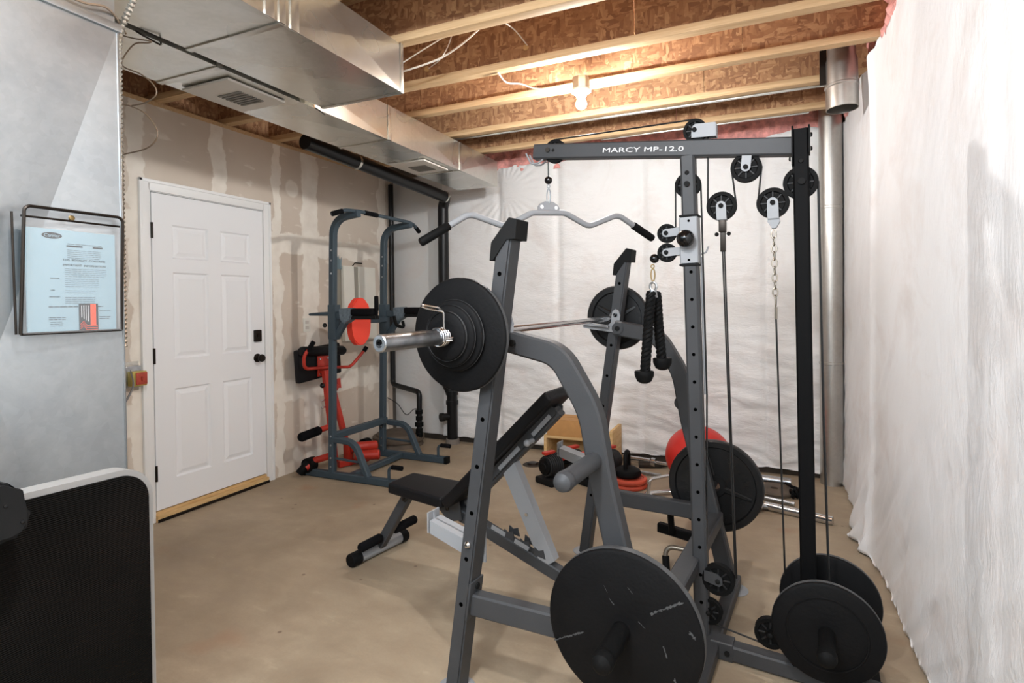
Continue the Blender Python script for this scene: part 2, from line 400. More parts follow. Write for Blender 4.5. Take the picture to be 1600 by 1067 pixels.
# ================================================================== ROOM
XL, XR, YB, ZJ = -3.55, .578, 4.95, 2.69     # left wall, right wall, back wall, underside of the joists
YF = -2.6
bm = N(); box2(bm, (XL-.3, YF, -.12), (XR+.3, YB+.2, 0)); solo('floor', 'stained brown concrete floor', None, (0, 0, 0), bm, 'floor', kind='structure')
ceil = thing('ceiling', 'open joist ceiling under strand board', None, (0, 0, ZJ), kind='structure')
x = XL-.12; k = 0
while x < XR+.2:
    for j in range(6):
        y0 = YF + j*1.31; part('subfloor_panel', (lambda b: (box2(b, (x+.002, y0+.002, ZJ+.31), (min(x+2.4, XR+.3)-.002, y0+1.308, ZJ+.335)), b)[1])(N()), 'subfloor', ceil)
    x += 2.4; k += 1
for k, y in enumerate([4.448, 3.918, 3.388, 2.928, 2.408, 1.918, 1.43, .94, .45, -.04, -.53, -1.02, -1.51]):
    e = bpy.data.objects.new('joist', None); C.objects.link(e); e.parent = ceil
    for nm, z0, z1, mm in (('bottom_flange', ZJ, ZJ+.04, 'lumber'), ('top_flange', ZJ+.27, ZJ+.31, 'lumber')):
        b = N(); box2(b, (XL-.1, y-.032, z0), (XR+.12, y+.032, z1), .003); part(nm, b, mm, e)
    b = N(); xx = [XL-.1, -2.2-.3*(k % 2), -.6+.25*(k % 3), XR+.12]
    for p, q in zip(xx, xx[1:]): box2(b, (p+.002, y-.006, ZJ+.038), (q-.002, y+.006, ZJ+.272))
    part('web', b, 'osb', e)
def strip(name, y0, y1, z0, z1, m, x0=XL+1.1, x1=XR-.1):
    b = N(); box2(b, (x0, y0, z0), (x1, y1, z1), .004); return part(name, b, m, ceil)
strip('metal_strap', 3.962, 3.992, ZJ-.004, ZJ+.035, 'galv')
strip('metal_strap', 4.495, 4.52, ZJ-.002, ZJ+.03, 'galv', -1.2, .3)
# left wall with its top plate
wl = thing('wall_left', 'taped unpainted drywall', None, (XL, 0, 0), kind='structure')
b = N()
DY0, DY1, DZ = 2.30, 3.25, 2.14
for lo, hi in (((XL-.013, YF, 0), (XL, DY0, 2.66)), ((XL-.013, DY1, 0), (XL, 4.86, 2.66)), ((XL-.013, DY0, DZ), (XL, DY1, 2.66))): box2(b, lo, hi)
part('drywall_sheet', b, 'drywall', wl)
b = N(); box2(b, (XL-.09, YF, 2.655), (XL-.002, YB, ZJ), .002); part('top_plate', b, 'lumber', wl)
b = N(); box2(b, (XL-.12, YF, 0), (XL-.1, YB, 2.99)); part('outer_sheathing', b, 'osb', wl)
# wrinkled sheets hung over the insulation
def sheet(name, parent, U, Vv, f, m, nu, nv):
    bm = N(); g = []
    for i in range(nu+1):
        u = U[0]+(U[1]-U[0])*i/nu; g.append([bm.verts.new(f(u, Vv[0]+(Vv[1]-Vv[0])*j/nv)) for j in range(nv+1)])
    for i in range(nu):
        for j in range(nv): bm.faces.new((g[i][j], g[i+1][j], g[i+1][j+1], g[i][j+1]))
    return part(name, bm, m, parent, ang=180)
nz = lambda x, y, z=0: noise.noise(Vector((x, y, z)))
def ridge(x, y, z=0): return 1-abs(noise.noise(Vector((x, y, z))))*2
wr = thing('wall_right', 'concrete wall under white insulation blanket', None, (XR, 0, 0), kind='structure')
b = N(); box2(b, (XR+.12, YF, 0), (XR+.3, YB+.2, ZJ+.3)); part('concrete_wall', b, 'concrete', wr)
def fr(y, z):
    d = .007*nz(y*.6, z*.5, 3) + .003*ridge(y*1.6+z*.5, z*.9, 1) + .0025*nz(y*5+z*3, z*2.2, 5) + .0016*ridge(y*5-z*4, z*1.5+y, 9)
    lowz = max(0, 1-z/1.6)
    d += .009*lowz*nz(y*6+z*7, z*2.5, 2) + .008*lowz*ridge(y*8+z*9, z*2, 4) + .004*lowz*ridge(y*16+z*14, z*4+y*2, 6) + .0015*ridge(y*9+z*7, z*3, 12)
    low = max(0, 1-z/.5); d += .014*low*low*(.6+.6*nz(y*1.3, 1, 1))
    s = abs(y-3.52); d += .022*math.exp(-(s/.04)**2) 
    s = abs(y-1.78); d -= .006*math.exp(-(s/.06)**2)
    # billowing tail in front of the fold
    t = math.exp(-((y-3.75)/.28)**2)*max(0, 1-z/.55); d += .07*t + .016*t*math.sin(34*(y+z*.9))
    if z > 2.4: d += .05*(z-2.4)*nz(y*5, z*3, 8) + .03*max(0, nz(y*3, 4, 4))*(z-2.4)*4
    zz = z
    if z < .02: zz = .012+.01*nz(y*9, 2, 2)
    if z > 2.66: zz = 2.66+.05*nz(y*4, 7, 1)+.02*nz(y*15, 3, 1)
    return (XR-.035-d, y, zz)
sheet('insulation_blanket', wr, (1.1, 4.86), (.0, 2.68), fr, 'poly_r', 400, 170)
sheet('insulation_blanket', wr, (-2.4, 1.1), (.0, 2.68), fr, 'poly_r', 90, 60)
def tuft(y, z):
    return (XR-.01-.05*nz(y*6, z*8, 2)-.03*nz(y*17, z*17, 2), y, z)
sheet('pink_insulation', wr, (1.4, 4.86), (2.56, 2.88), tuft, 'pink', 150, 16)
wb = thing('wall_back', 'back basement wall under white insulation blanket', None, (0, YB, 0), kind='structure')
b = N(); box2(b, (XL-.3, YB+.05, 0), (XR+.3, YB+.2, ZJ+.3)); part('concrete_wall', b, 'concrete', wb)
def fb(x, z):
    lowf = max(0, 1-z/1.5)
    d = .012*nz(x*.9, z*.8, 3) + .010*ridge(x*1.2, z*3+x*.6, 1) + .016*nz(x*2, z*9+1.2*nz(x*3, z*2), 5)*(.3+1.1*lowf) + .012*ridge(x*2.2, z*12+x*2+nz(x*4, z*3), 7)*(.25+.9*lowf) + .005*ridge(x*3, z*26+x*5, 2)*lowf
    for xs in (-2.32, -1.72, -.95, .02, .30): d -= .020*math.exp(-((x-xs)/.035)**2)
    d += .03*max(0, 1-z/.5)
    # gathers fanning from the duct corner
    a = math.atan2(2.44-z, x+2.25); r = math.hypot(x+2.25, 2.44-z); d += .005*math.sin(a*26)*math.exp(-((r-.25)/.2)**2)
    zz = z
    if z < .06: zz = .055+.03*nz(x*1.7, 3, 3)+.012*nz(x*9, 2, 2)
    if z > 2.66: zz = 2.66+.06*nz(x*1.7, 7, 1)+.02*nz(x*11, 3, 1)
    return (x, YB-.045-d, zz)
sheet('insulation_blanket', wb, (-2.94, .46), (.04, 2.68), fb, 'poly_b', 260, 170)
sheet('smooth_poly_sheet', wb, (XL, -2.93), (.03, 2.68), lambda x, z: (x, YB-.03-.006*nz(x*2, z, 1)-.02*math.exp(-((x+2.95)/.04)**2), z), 'poly_s', 30, 80)
b = N(); box2(b, (XL, YB-.05, 0), (XR, YB+.05, .05)); part('wall_footing', b, 'dirt', wb)
sheet('pink_insulation', wb, (XL+.9, .5), (2.6, 2.99), lambda x, z: (x, YB-.02-.05*nz(x*6, z*8, 2)-.03*nz(x*17, z*17, 2), z), 'pink', 150, 18)
b = N(); box2(b, (XL-.3, YF-.1, 0), (XR+.3, YF, ZJ+.3)); solo('wall_front', 'pale wall behind the camera', None, (0, YF, 0), b, mat('pale_wall', srgb(205, 196, 184), .9), kind='structure')
# ------------------------------------------------------------------ door
d = thing('door_1', 'white six-panel door in the drywall', None, (XL, 2.78, 0), kind='structure')
SY0, SY1, SZ0, SZ1, FX = 2.342, 3.205, .07, 2.102, XL+.006
cols = [(SY0+.135, SY0+.395), (SY0+.495, SY0+.745)]; rows = [(.25, .835), (1.03, 1.60), (1.69, 1.91)]
ys = [SY0, cols[0][0], cols[0][1], cols[1][0], cols[1][1], SY1]; zs = [SZ0, rows[0][0], rows[0][1], rows[1][0], rows[1][1], rows[2][0], rows[2][1], SZ1]
leaf = N(); G = [[leaf.verts.new((FX, y, z)) for z in zs] for y in ys]
def ring(bm, outer, y0, y1, z0, z1, x):
    q = [bm.verts.new(p) for p in ((x, y0, z0), (x, y1, z0), (x, y1, z1), (x, y0, z1))]
    for k in range(4): bm.faces.new((outer[k], outer[(k+1) % 4], q[(k+1) % 4], q[k]))
    return q
for i in range(5):
    for j in range(7):
        o4 = [G[i][j], G[i+1][j], G[i+1][j+1], G[i][j+1]]
        if i in (1, 3) and j in (1, 3, 5):
            q = ring(leaf, o4, ys[i]+.010, ys[i+1]-.010, zs[j]+.010, zs[j+1]-.010, FX-.011); q = ring(leaf, q, ys[i]+.018, ys[i+1]-.018, zs[j]+.018, zs[j+1]-.018, FX-.011)
        else: leaf.faces.new(o4)
back = ring(leaf, [G[0][0], G[5][0], G[5][7], G[0][7]], SY0, SY1, SZ0, SZ1, FX-.040); leaf.faces.new(back)
lf = part('door_leaf', leaf, 'white', d, ang=20)
for i in (1, 3):
    for j in (1, 3, 5):
        b = N(); A = [b.verts.new(p) for p in ((FX-.011, ys[i]+.018, zs[j]+.018), (FX-.011, ys[i+1]-.018, zs[j]+.018), (FX-.011, ys[i+1]-.018, zs[j+1]-.018), (FX-.011, ys[i]+.018, zs[j+1]-.018))]
        b.faces.new(ring(b, A, ys[i]+.042, ys[i+1]-.042, zs[j]+.042, zs[j+1]-.042, FX-.003)); part('panel', b, 'white', lf, ang=5)
for z in (.31, 1.06, 1.86):
    b = N(); box2(b, (FX-.002, SY0-.012, z-.048), (FX+.006, SY0+.004, z+.048), .001); cyl(b, (FX+.008, SY0-.004, z-.05), (FX+.008, SY0-.004, z+.05), .008, 10); part('hinge', b, 'bronze', lf)
b = N(); lathe(b, [(0, 0), (.033, 0), (.033, .006), (.012, .012), (.012, .03), (.026, .036), (.03, .05), (.024, .062), (0, .066)], (FX, SY1-.065, .975), (1, 0, 0), 24); part('knob', b, 'bronze', lf)
b = N(); box2(b, (FX, SY1-.098, 1.10), (FX+.022, SY1-.035, 1.19), .008); cyl(b, (FX+.02, SY1-.066, 1.15), (FX+.03, SY1-.066, 1.15), .018); part('deadbolt', b, 'bronze', lf)
b = N()
cw = .068
for y0, y1, z0, z1 in ((SY0-.012-cw, SY0-.01, 0, SZ1+.012+cw), (SY1+.01, SY1+.012+cw, 0, SZ1+.012+cw), (SY0-.02, SY1+.02, SZ1+.01, SZ1+.012+cw)):
    box2(b, (XL-.002, y0, z0), (XL+.012, y1, z1), .003)
for y0, y1, z0, z1 in ((SY0-.012-cw, SY0-.012-cw+.02, 0, SZ1+.012+cw), (SY1+.012+cw-.02, SY1+.012+cw, 0, SZ1+.012+cw), (SY0-.012-cw, SY1+.012+cw, SZ1+.012+cw-.02, SZ1+.012+cw)):
    box2(b, (XL+.01, y0, z0), (XL+.019, y1, z1), .003)
box2(b, (XL-.1, SY0-.02, 0), (XL-.001, SY0-.006, SZ1+.02)); box2(b, (XL-.1, SY1+.006, 0), (XL-.001, SY1+.02, SZ1+.02)); box2(b, (XL-.1, SY0-.02, SZ1+.006), (XL-.001, SY1+.02, SZ1+.02))
part('door_casing', b, 'trimw', d)
b = N(); box2(b, (XL-.1, SY0-.01, 0), (XL+.03, SY1+.01, .045), .004); box2(b, (XL-.08, SY0-.01, .04), (XL+.004, SY1+.01, .062), .004); part('threshold', b, 'board', d)
b = N(); box2(b, (XL+.028, SY0-.01, .0), (XL+.036, SY1+.01, .02), .002); part('threshold_strip', b, 'bronze', d)
# ------------------------------------------------------------------ ducts
ZD = 2.42
def seam_ring(b, x0, x1, z0, z1, y, w=.03, t=.006):
    for lo, hi in (((x0-t, y-w/2, z0-t), (x1+t, y+w/2, z0+.001)), ((x0-t, y-w/2, z0-t), (x0+.001, y+w/2, z1)), ((x1-.001, y-w/2, z0-t), (x1+t, y+w/2, z1))): box2(b, lo, hi, .002)
def duct(name, label, x0, x1, z0, z1, ys, dimple=.008):
    t = thing(name, label, 'duct', ((x0+x1)/2, ys[0], z0))
    for a, c in zip(ys, ys[1:]):
        b = N(); cx, cz, cyy = (x0+x1)/2, (z0+z1)/2, (a+c)/2
        P = {}
        for i, xx in enumerate((x0, x1)):
            for j, zz in enumerate((z0, z1)):
                for k, yy in enumerate((a, c)): P[i, j, k] = b.verts.new((xx, yy, zz))
        def cross(q, ctr):
            cv = b.verts.new(ctr)
            for i in range(4): b.faces.new((q[i], q[(i+1) % 4], cv))
        cross([P[0, 0, 0], P[1, 0, 0], P[1, 0, 1], P[0, 0, 1]], (cx, cyy, z0-dimple))
        cross([P[1, 0, 0], P[1, 1, 0], P[1, 1, 1], P[1, 0, 1]], (x1+dimple, cyy, cz))
        cross([P[0, 0, 0], P[0, 1, 0], P[0, 1, 1], P[0, 0, 1]], (x0-dimple, cyy, cz))
        b.faces.new([P[0, 1, 0], P[1, 1, 0], P[1, 1, 1], P[0, 1, 1]])
        for k in (0, 1): b.faces.new([P[0, 0, k], P[1, 0, k], P[1, 1, k], P[0, 1, k]])
        part('duct_section', b, 'galv', t, ang=1)
    for y in ys[1:-1]:
        b = N(); seam_ring(b, x0, x1, z0, z1, y); part('drive_cleat', b, 'galv', t)
    return t
lo = duct('supply_duct', 'long low galvanized duct running along the drywall side to the back wall', -2.57, -2.175, ZD, 2.64, [-2.2, -.4, 1.75, 2.98, 3.9, 4.58])
up = duct('trunk_duct', 'wide galvanized duct ending square in front of the ceiling joists', -2.135, -1.63, ZD, 2.655, [-2.2, -.1, 1.58, 2.35])
b = N(); box2(b, (-2.14, 2.33, ZD-.004), (-1.625, 2.354, 2.66), .003); part('end_cap', b, 'galv', up)
b = N(); box2(b, (-1.633, 1.62, ZD-.004), (-1.622, 1.66, 2.655), .002); box2(b, (-1.633, 1.50, ZD-.004), (-1.622, 1.54, 2.655), .002); part('drive_cleat', b, 'galv', up)
for y in (2.0, 3.62):
    b = N(); box2(b, (-2.53, y-.17, ZD-.018), (-2.22, y+.17, ZD-.006), .003); r = part('vent_register', b, 'register', lo)
    b = N(); 
    for k in range(7): box(b, (-2.36, y-.045+k*.022, ZD-.021), (.15, .012, .005))
    part('louvre', b, 'grille', r)
b = N(); tube(b, [(-2.20, 1.38, ZD+.02), (-2.155, 1.40, ZD-.012), (-2.155, 1.47, ZD-.02), (-2.19, 1.5, ZD)], .004, 6); part('hanger_clip', b, 'bronze', lo)
b = N(); tube(b, [(-2.20, 2.32, ZD+.02), (-2.155, 2.34, ZD-.012), (-2.155, 2.38, ZD-.02)], .004, 6); part('hanger_clip', b, 'bronze', lo)
# return-air plenum
pl = thing('return_plenum', 'tall dull metal furnace plenum with a crossed crease on its face', 'duct', (-2.1, .5, 0))
b = N(); PX, PY0, PY1, PZ0, PZ1 = -1.75, .45, 1.065, .02, 2.20
q = [b.verts.new(p) for p in ((PX, PY0-.0, PZ0), (PX, PY1, PZ0), (PX, PY1, PZ1), (PX, PY0, PZ1))]; cv = b.verts.new((PX-.045, .757, 1.2))
for i in range(4): b.faces.new((q[i], q[(i+1) % 4], cv))
e = [b.verts.new(p) for p in ((PX-.62, PY0, PZ0), (PX-.62, PY1, PZ0), (PX-.62, PY1, PZ1), (PX-.62, PY0, PZ1))]
b.faces.new((q[1], e[1], e[2], q[2])); b.faces.new((q[0], e[0], e[3], q[3])); b.faces.new(e); b.faces.new((q[2], e[2], e[3], q[3])); b.faces.new((q[0], q[1], e[1], e[0]))
part('plenum_face', b, 'galv_dull', pl, ang=.5)
b = N(); box2(b, (PX-.63, PY0-.01, PZ1-.012), (PX+.010, PY1+.008, PZ1+.012), .003); box2(b, (PX-.60, PY0, PZ1), (PX-.004, PY1-.005, ZD-.004)); part('top_collar', b, 'galv_dull', pl)
b = N(); box2(b, (PX-.003, PY1-.003, PZ0), (PX+.003, PY1+.003, PZ1), .001); part('corner_seam', b, 'galv_dull', pl)
b = N(); box2(b, (PX-.62, -.9, .02), (PX, PY0-.004, 2.2), .003); part('furnace_side', b, 'galv_dull', pl)
# document sleeve on the plenum
hx = PX+.016
h = thing('document_holder', 'black wire-framed clear sleeve hung on the furnace plenum', 'holder', (hx, .94, 1.3))
b = N(); y0, y1, z0, z1 = .806, 1.048, 1.305, 1.609
tube(b, fillet([(hx, y0-.004, z0), (hx+.012, y0+.004, z1+.026), (hx+.012, y1+.004, z1+.026), (hx, y1+.002, z0)], .015), .0044, 8)
tube(b, [(hx+.003, y0, z1), (hx+.003, y1, z1)], .003, 8); tube(b, [(hx, y0-.004, z0), (hx, y1+.002, z0)], .0035, 8)
tube(b, [(hx-.012, y0-.008, z0), (hx-.012, y0-.012, z1+.01)], .003, 8)
part('wire_frame', b, 'bronze', h)
b = N(); box2(b, (hx+.0035, y0, z0), (hx+.0045, y1, z1)); part('clear_sleeve', b, 'clear', h)
b = N(); lathe(b, [(0, 0), (.008, 0), (.007, .004), (0, .006)], (hx-.002, .925, 1.618), (1, 0, 0), 12); part('screw', b, 'brass', h)
bk = thing('instruction_booklet', 'pale blue instruction booklet with an oval logo inside the clear sleeve', 'booklet', (hx-.006, .945, 1.31))
by0, by1, bz0, bz1 = .820, 1.038, 1.309, 1.583
DB = -.018
b = N(); box2(b, (hx-.010, by0, bz0), (hx-.004, by1, bz1)); part('cover', b, 'paper', bk)
def ptext(txt, y, z, size, m, width=None, dx=0., lean=0.):
    return part('printed_line', text_bm(txt, size, basis((hx-.0034+dx, y+DB, z), (0, 1, 0), (0, 0, 1)), .0002, width), m, bk)
b = N(); lathe(b, [(0, 0), (1, 0)], (0, 0, 0), (1, 0, 0), 32); bmesh.ops.transform(b, matrix=Matrix.Translation((hx-.0036, .896+DB, 1.566)) @ Matrix.Diagonal((1, .024, .0085, 1)), verts=b.verts); part('oval_logo', b, 'ink_d', bk)
part('logo_lettering', text_bm('Carrier', .0125, basis((hx-.0030, .877+DB, 1.5623), (0, 1, 0), (0, 0, 1)), .0002, .038), 'paper', bk)
def lines(y, z, w, n, dz=.0052, th=.0014, m='ink_l', gap=True):
    b = N(); rnd = random.Random(int(z*1e4)+int(y*1e4)); y += DB
    for k in range(n):
        x = y
        while x < y+w*(1-.15*rnd.random()*(k == n-1)):
            l = min(.006+.012*rnd.random(), y+w-x); box2(b, (hx-.0038, x, z-k*dz), (hx-.0033, x+l, z-k*dz+th)); x += l+.0022
    part('small_print', b, m, bk, kind='stuff')
for q_ in (.930, .970), (.996, 1.022):
    b = N(); box2(b, (hx-.0038, q_[0]+DB, 1.539), (hx-.0033, q_[1]+DB, 1.543)); part('heading_bar', b, 'ink_d', bk)
lines(.932, 1.546, .088, 1, m='ink'); lines(.932, 1.529, .085, 5)
ptext('THIS  BOOKLET  CONTAINS', .920, 1.500, .0085, 'ink', .108); ptext('IMPORTANT  INFORMATION', .920, 1.486, .0085, 'ink', .108)
lines(.925, 1.478, .105, 5); ptext('INSTALLER', .890, 1.450, .0045, 'ink'); lines(.925, 1.450, .085, 5)
ptext('USER', .890, 1.418, .0045, 'ink'); lines(.925, 1.418, .075, 2)
ptext('IMPORTANT', .887, 1.400, .0045, 'ink'); lines(.925, 1.400, .075, 4); lines(.885, 1.374, .135, 1, m='ink', th=.0022)
lines(.885, 1.345, .04, 2, m='ink'); lines(.888, 1.333, .03, 3); lines(1.010, 1.363, .03, 1, m='ink'); lines(1.010, 1.345, .03, 2, m='ink')
cd = thing('service_card', 'small charcoal and orange card tucked in front of the pale booklet', 'card', (hx-.001, .98, 1.31))
b = N(); box2(b, (hx-.0030, .957+DB, 1.309), (hx-.0018, 1.006+DB, 1.383)); part('card_stock', b, 'navy', cd)
b = N(); box2(b, (hx-.0019, .986+DB, 1.322), (hx-.0014, 1.0+DB, 1.382)); 
for k in range(3): tube(b, [(hx-.0014, .960+DB, 1.325-k*.006), (hx-.0014, .968+DB, 1.334-k*.006), (hx-.0014, .976+DB, 1.322-k*.006), (hx-.0014, 1.004+DB, 1.320-k*.005)], .0007, 4)
part('orange_print', b, 'orange', cd)
b = N()
for k in range(4): box2(b, (hx-.0018, .963+k*.0055+DB, 1.345-.004*k), (hx-.0014, .964+k*.0055+DB, 1.378))
part('pale_print', b, 'letter', cd)
# ------------------------------------------------------------------ switch box by the door
t = thing('switch_box', 'metal electrical box with a red-covered extension ring left of the white door', 'switch box', (XL, 2.2, .94))
b = N(); box2(b, (XL, 2.115, .885), (XL+.045, 2.235, 1.015), .006); part('backing_box', b, 'chrome_w', t)
b = N(); box2(b, (XL-.001, 2.10, .86), (XL+.006, 2.245, 1.04), .002); part('mounting_plate', b, 'galv', t)
b = N(); box2(b, (XL+.045, 2.15, .895), (XL+.10, 2.235, .985), .006); part('extension_ring', b, 'yellow_ring', t)
b = N(); box2(b, (XL+.10, 2.165, .905), (XL+.108, 2.232, .978), .003); box(b, (XL+.112, 2.20, .94), (.012, .012, .026)); part('red_cover', b, 'redtag', t)
t = thing('wall_outlet', 'white duplex wall outlet left of the blue-grey pull-up tower', 'outlet', (XL, 3.66, 1.2))
b = N(); box2(b, (XL, 3.62, 1.15), (XL+.006, 3.70, 1.265), .003); part('cover_plate', b, 'cream', t)
for z in (1.185, 1.23):
    b = N(); box2(b, (XL+.005, 3.643, z-.014), (XL+.008, 3.677, z+.014), .004); part('receptacle', b, 'register', t)
# ------------------------------------------------------------------ bulb
t = thing('bulb_lampholder', 'bare glowing bulb in a white porcelain lampholder under the joists', 'lamp', (BULB[0], BULB[1], ZJ))
bx, by, bz = BULB
b = N(); lathe(b, [(0, .15), (.052, .15), (.052, .085), (.05, .08), (0, .08)], (bx, by, bz), (0, 0, 1), 8); part('junction_box', b, 'galv', t)
b = N(); lathe(b, [(0, .08), (.056, .08), (.058, .068), (.034, .052), (.026, .036), (0, .034)], (bx, by, bz), (0, 0, 1), 28); part('lampholder_base', b, 'porcelain', t)
b = N(); lathe(b, [(0, .05), (.014, .045), (.016, .03), (.027, .012), (.031, -.004), (.027, -.02), (.015, -.03), (0, -.033)], (bx, by, bz), (0, 0, 1), 24); part('glass_bulb', b, 'bulb', t)
# cables in the joists
def wire(label, pts, r, m, fil=.05, cat='cable', name='electrical_cable', group=None):
    b = N(); tube(b, catmull(pts), r, 8); return solo(name, label, cat, pts[0], b, m, group=group)
wire('white cable looping from a joist to the bulb lampholder', [(-1.38, 2.93, 2.689), (-1.36, 3.0, 2.655), (-1.293, 3.06, 2.655), (-1.224, 3.1, 2.632), (-1.105, 3.12, 2.612), (-1.02, 3.15, 2.615)], .0045, 'wire_w', .09)
wire('thicker of the white cables sagging between the wide duct and the nearest joist', [(-1.868, 2.65, 2.67), (-1.706, 2.65, 2.684), (-1.584, 2.65, 2.703), (-1.464, 2.65, 2.748), (-1.356, 2.65, 2.807)], .005, 'wire_w', .1)
wire('upper thin white cable leaving the wide duct end towards the joist web', [(-1.84, 2.6, 2.682), (-1.673, 2.6, 2.741), (-1.501, 2.6, 2.795)], .0035, 'wire_w', .05)
wire('short white cable dropping into a plugged hole in the joist web beside the wide duct', [(-1.567, 2.75, 2.887), (-1.601, 2.75, 2.809), (-1.652, 2.75, 2.748), (-1.83, 2.91, 2.785)], .0035, 'wire_w', .08)
wire('white cable hanging from the joist nearest the camera to a round hole plug', [(-1.25, 2.45, 2.79), (-1.195, 2.7, 2.81), (-1.19, 2.91, 2.8)], .0035, 'wire_w', .05)
wire('white cable running up behind the nearest joist at the frame top', [(-1.28, 2.12, ZJ+.10), (-1.12, 2.2, ZJ+.16), (-.95, 2.1, ZJ+.28)], .0035, 'wire_w', .05)
for n_, (x, y, z) in enumerate([(-1.847, 2.917, 2.788), (-1.20, 2.917, 2.79)]):
    b = N(); lathe(b, [(0, 0), (.017, 0), (.015, .006), (0, .008)], (x, y, z), (0, -1, 0), 14)
    solo('hole_plug', ['round wooden plug in the joist web nearer the wide duct', 'round wooden plug in the joist web above the bulb cable'][n_], 'plug', (x, y, z), b, 'board', group='joist hole plugs')
# wires beside the plenum
wire('thin brown wire looping off the plenum edge across the drywall', [(-2.095, 1.28, 2.345), (-2.01, 1.28, 2.314), (-1.925, 1.28, 2.288), (-1.935, 1.28, 2.284), (-2.004, 1.28, 2.295), (-2.054, 1.28, 2.273), (-2.083, 1.28, 2.243), (-2.062, 1.28, 2.221), (-1.979, 1.28, 2.184), (-1.912, 1.28, 2.135), (-1.9, 1.28, 2.1), (-1.955, 1.28, 2.082), (-2.031, 1.28, 2.083)], .0024, 'wire_b', .05, 'wire', 'thermostat_wire')
wire('lower thin wire curling from behind the plenum edge over the drywall', [(-2.11, 1.28, 2.102), (-2.035, 1.28, 2.081), (-1.956, 1.28, 2.042), (-1.903, 1.28, 1.987), (-1.901, 1.28, 1.951), (-1.959, 1.28, 1.923), (-2.094, 1.28, 1.917)], .0024, 'wire_b', .06, 'wire', 'thermostat_wire')
wire('bundle of dark wires lying over the top collar of the plenum', [(-1.74, .80, 2.245), (-1.735, .95, 2.225), (-1.735, 1.03, 2.24), (-1.80, 1.12, 2.22)], .0035, 'wire_b', .05, 'wire', 'thermostat_wire')
wire('short dark wire tied to the flexible conduit beside the plenum', [(-1.80, 1.085, 1.60), (-1.81, 1.10, 1.57), (-1.81, 1.105, 1.535), (-1.80, 1.09, 1.53)], .003, 'bronze', .02, 'wire', 'thermostat_wire')
wire('dark wire dropping from the plenum into the red-covered switch box', [(-1.83, 1.10, 1.05), (-2.6, 1.62, 1.02), (XL+.06, 2.16, .99)], .004, 'bronze', .1, 'wire', 'thermostat_wire')
b = N(); pts = [Vector((-1.79, 1.090, 1.25)), Vector((-1.785, 1.088, 2.2)), Vector((-1.70, 1.10, 2.33)), Vector((-1.62, 1.06, 2.42))]
path = fillet(pts, .2, 8); cum = [0]
for p, q in zip(path, path[1:]): cum.append(cum[-1]+(q-p).length)
n = int(cum[-1]/.0035); pp = []; rr = []
for i in range(n+1):
    s = cum[-1]*i/n; k = max(j for j in range(len(cum)) if cum[j] <= s+1e-9); k = min(k, len(path)-2)
    pp.append(path[k].lerp(path[k+1], (s-cum[k])/max(1e-6, cum[k+1]-cum[k]))); rr.append(.0085+.0022*math.sin(i*PI/2))
sweep(b, pp, circ(1, 8), radii=rr); solo('flexible_conduit', 'ribbed flexible metal conduit running up the far edge of the plenum', 'conduit', (-1.8, 1.08, 1.25), b, 'galv')
# ------------------------------------------------------------------ black drain pipes
t = thing('drain_pipe', 'large black drain pipe hanging under the low duct then dropping beside the back wall', 'pipe', (-2.8, 4.75, 0))
r = .052
b = N(); tube(b, fillet([(-2.80, 2.9, 2.47), (-2.80, 4.735, 2.40), (-2.86, 4.775, 2.33), (-2.865, 4.775, .62)], .09, 8), r, 20); part('long_run', b, 'abs', t)
b = N(); tube(b, [(-2.865, 4.775, .64), (-2.80, 4.80, .48)], r, 20); tube(b, [(-2.80, 4.80, .50), (-2.80, 4.80, .0)], r, 20); part('lower_run', b, 'abs', t)
for z in (.50, .405):
    b = N(); lathe(b, [(r, -.02), (r+.009, -.02), (r+.009, .02), (r, .02)], (-2.80, 4.80, z), (0, 0, 1), 24); part('coupling', b, 'abs', t)
for y in (3.42, 4.70):
    b = N(); lathe(b, [(r+.001, -.012), (r+.005, -.012), (r+.005, .012), (r+.001, .012)], (-2.80, y, 2.47-.07*(y-2.9)/1.88), (0, 1, -.04), 20); part('pipe_strap', b, 'galv', t)
b = N(); cyl(b, (-2.80, 4.80, .27), (-2.86, 4.72, .27), .034, 18); cyl(b, (-2.857, 4.725, .27), (-2.872, 4.70, .27), .042, 18); part('cleanout', b, 'abs', t)
b = N(); lathe(b, [(0, .05), (r+.012, .05), (r+.02, 0), (0, 0)], (-2.80, 4.80, 0), (0, 0, 1), 24); part('floor_collar', b, 'concrete', t)
t = thing('sump_pipe', 'thinner black pipe jogging sideways down to the sump lid in the corner', 'pipe', (-3.05, 4.6, 0))
b = N(); tube(b, fillet([(XL+.055, 4.80, 2.6), (XL+.055, 4.79, .55), (-3.06, 4.62, .52), (-3.055, 4.60, .08)], .05, 6), .026, 14); part('pipe_run', b, 'abs', t)
for z, rr_ in ((.33, .036), (.27, .033), (.21, .042), (.15, .034), (.11, .036)):
    b = N(); lathe(b, [(.026, -.018), (rr_, -.018), (rr_, .018), (.026, .018)], (-3.055, 4.602, z), (0, 0, 1), 16); part('rubber_coupling', b, 'rubber', t)
t = thing('sump_pit', 'round brown sump pit lid on a raised rim in the far left corner', 'sump', (-3.25, 4.58, 0))
b = N(); lathe(b, [(0, .10), (.235, .10), (.25, .09), (.25, .055), (.225, .05), (.24, 0), (0, 0)], (-3.28, 4.58, 0), (0, 0, 1), 36); part('rim', b, 'tile', t)
b = N(); lathe(b, [(0, .118), (.21, .118), (.22, .10), (0, .10)], (-3.28, 4.58, 0), (0, 0, 1), 36); part('lid', b, 'tile', t)
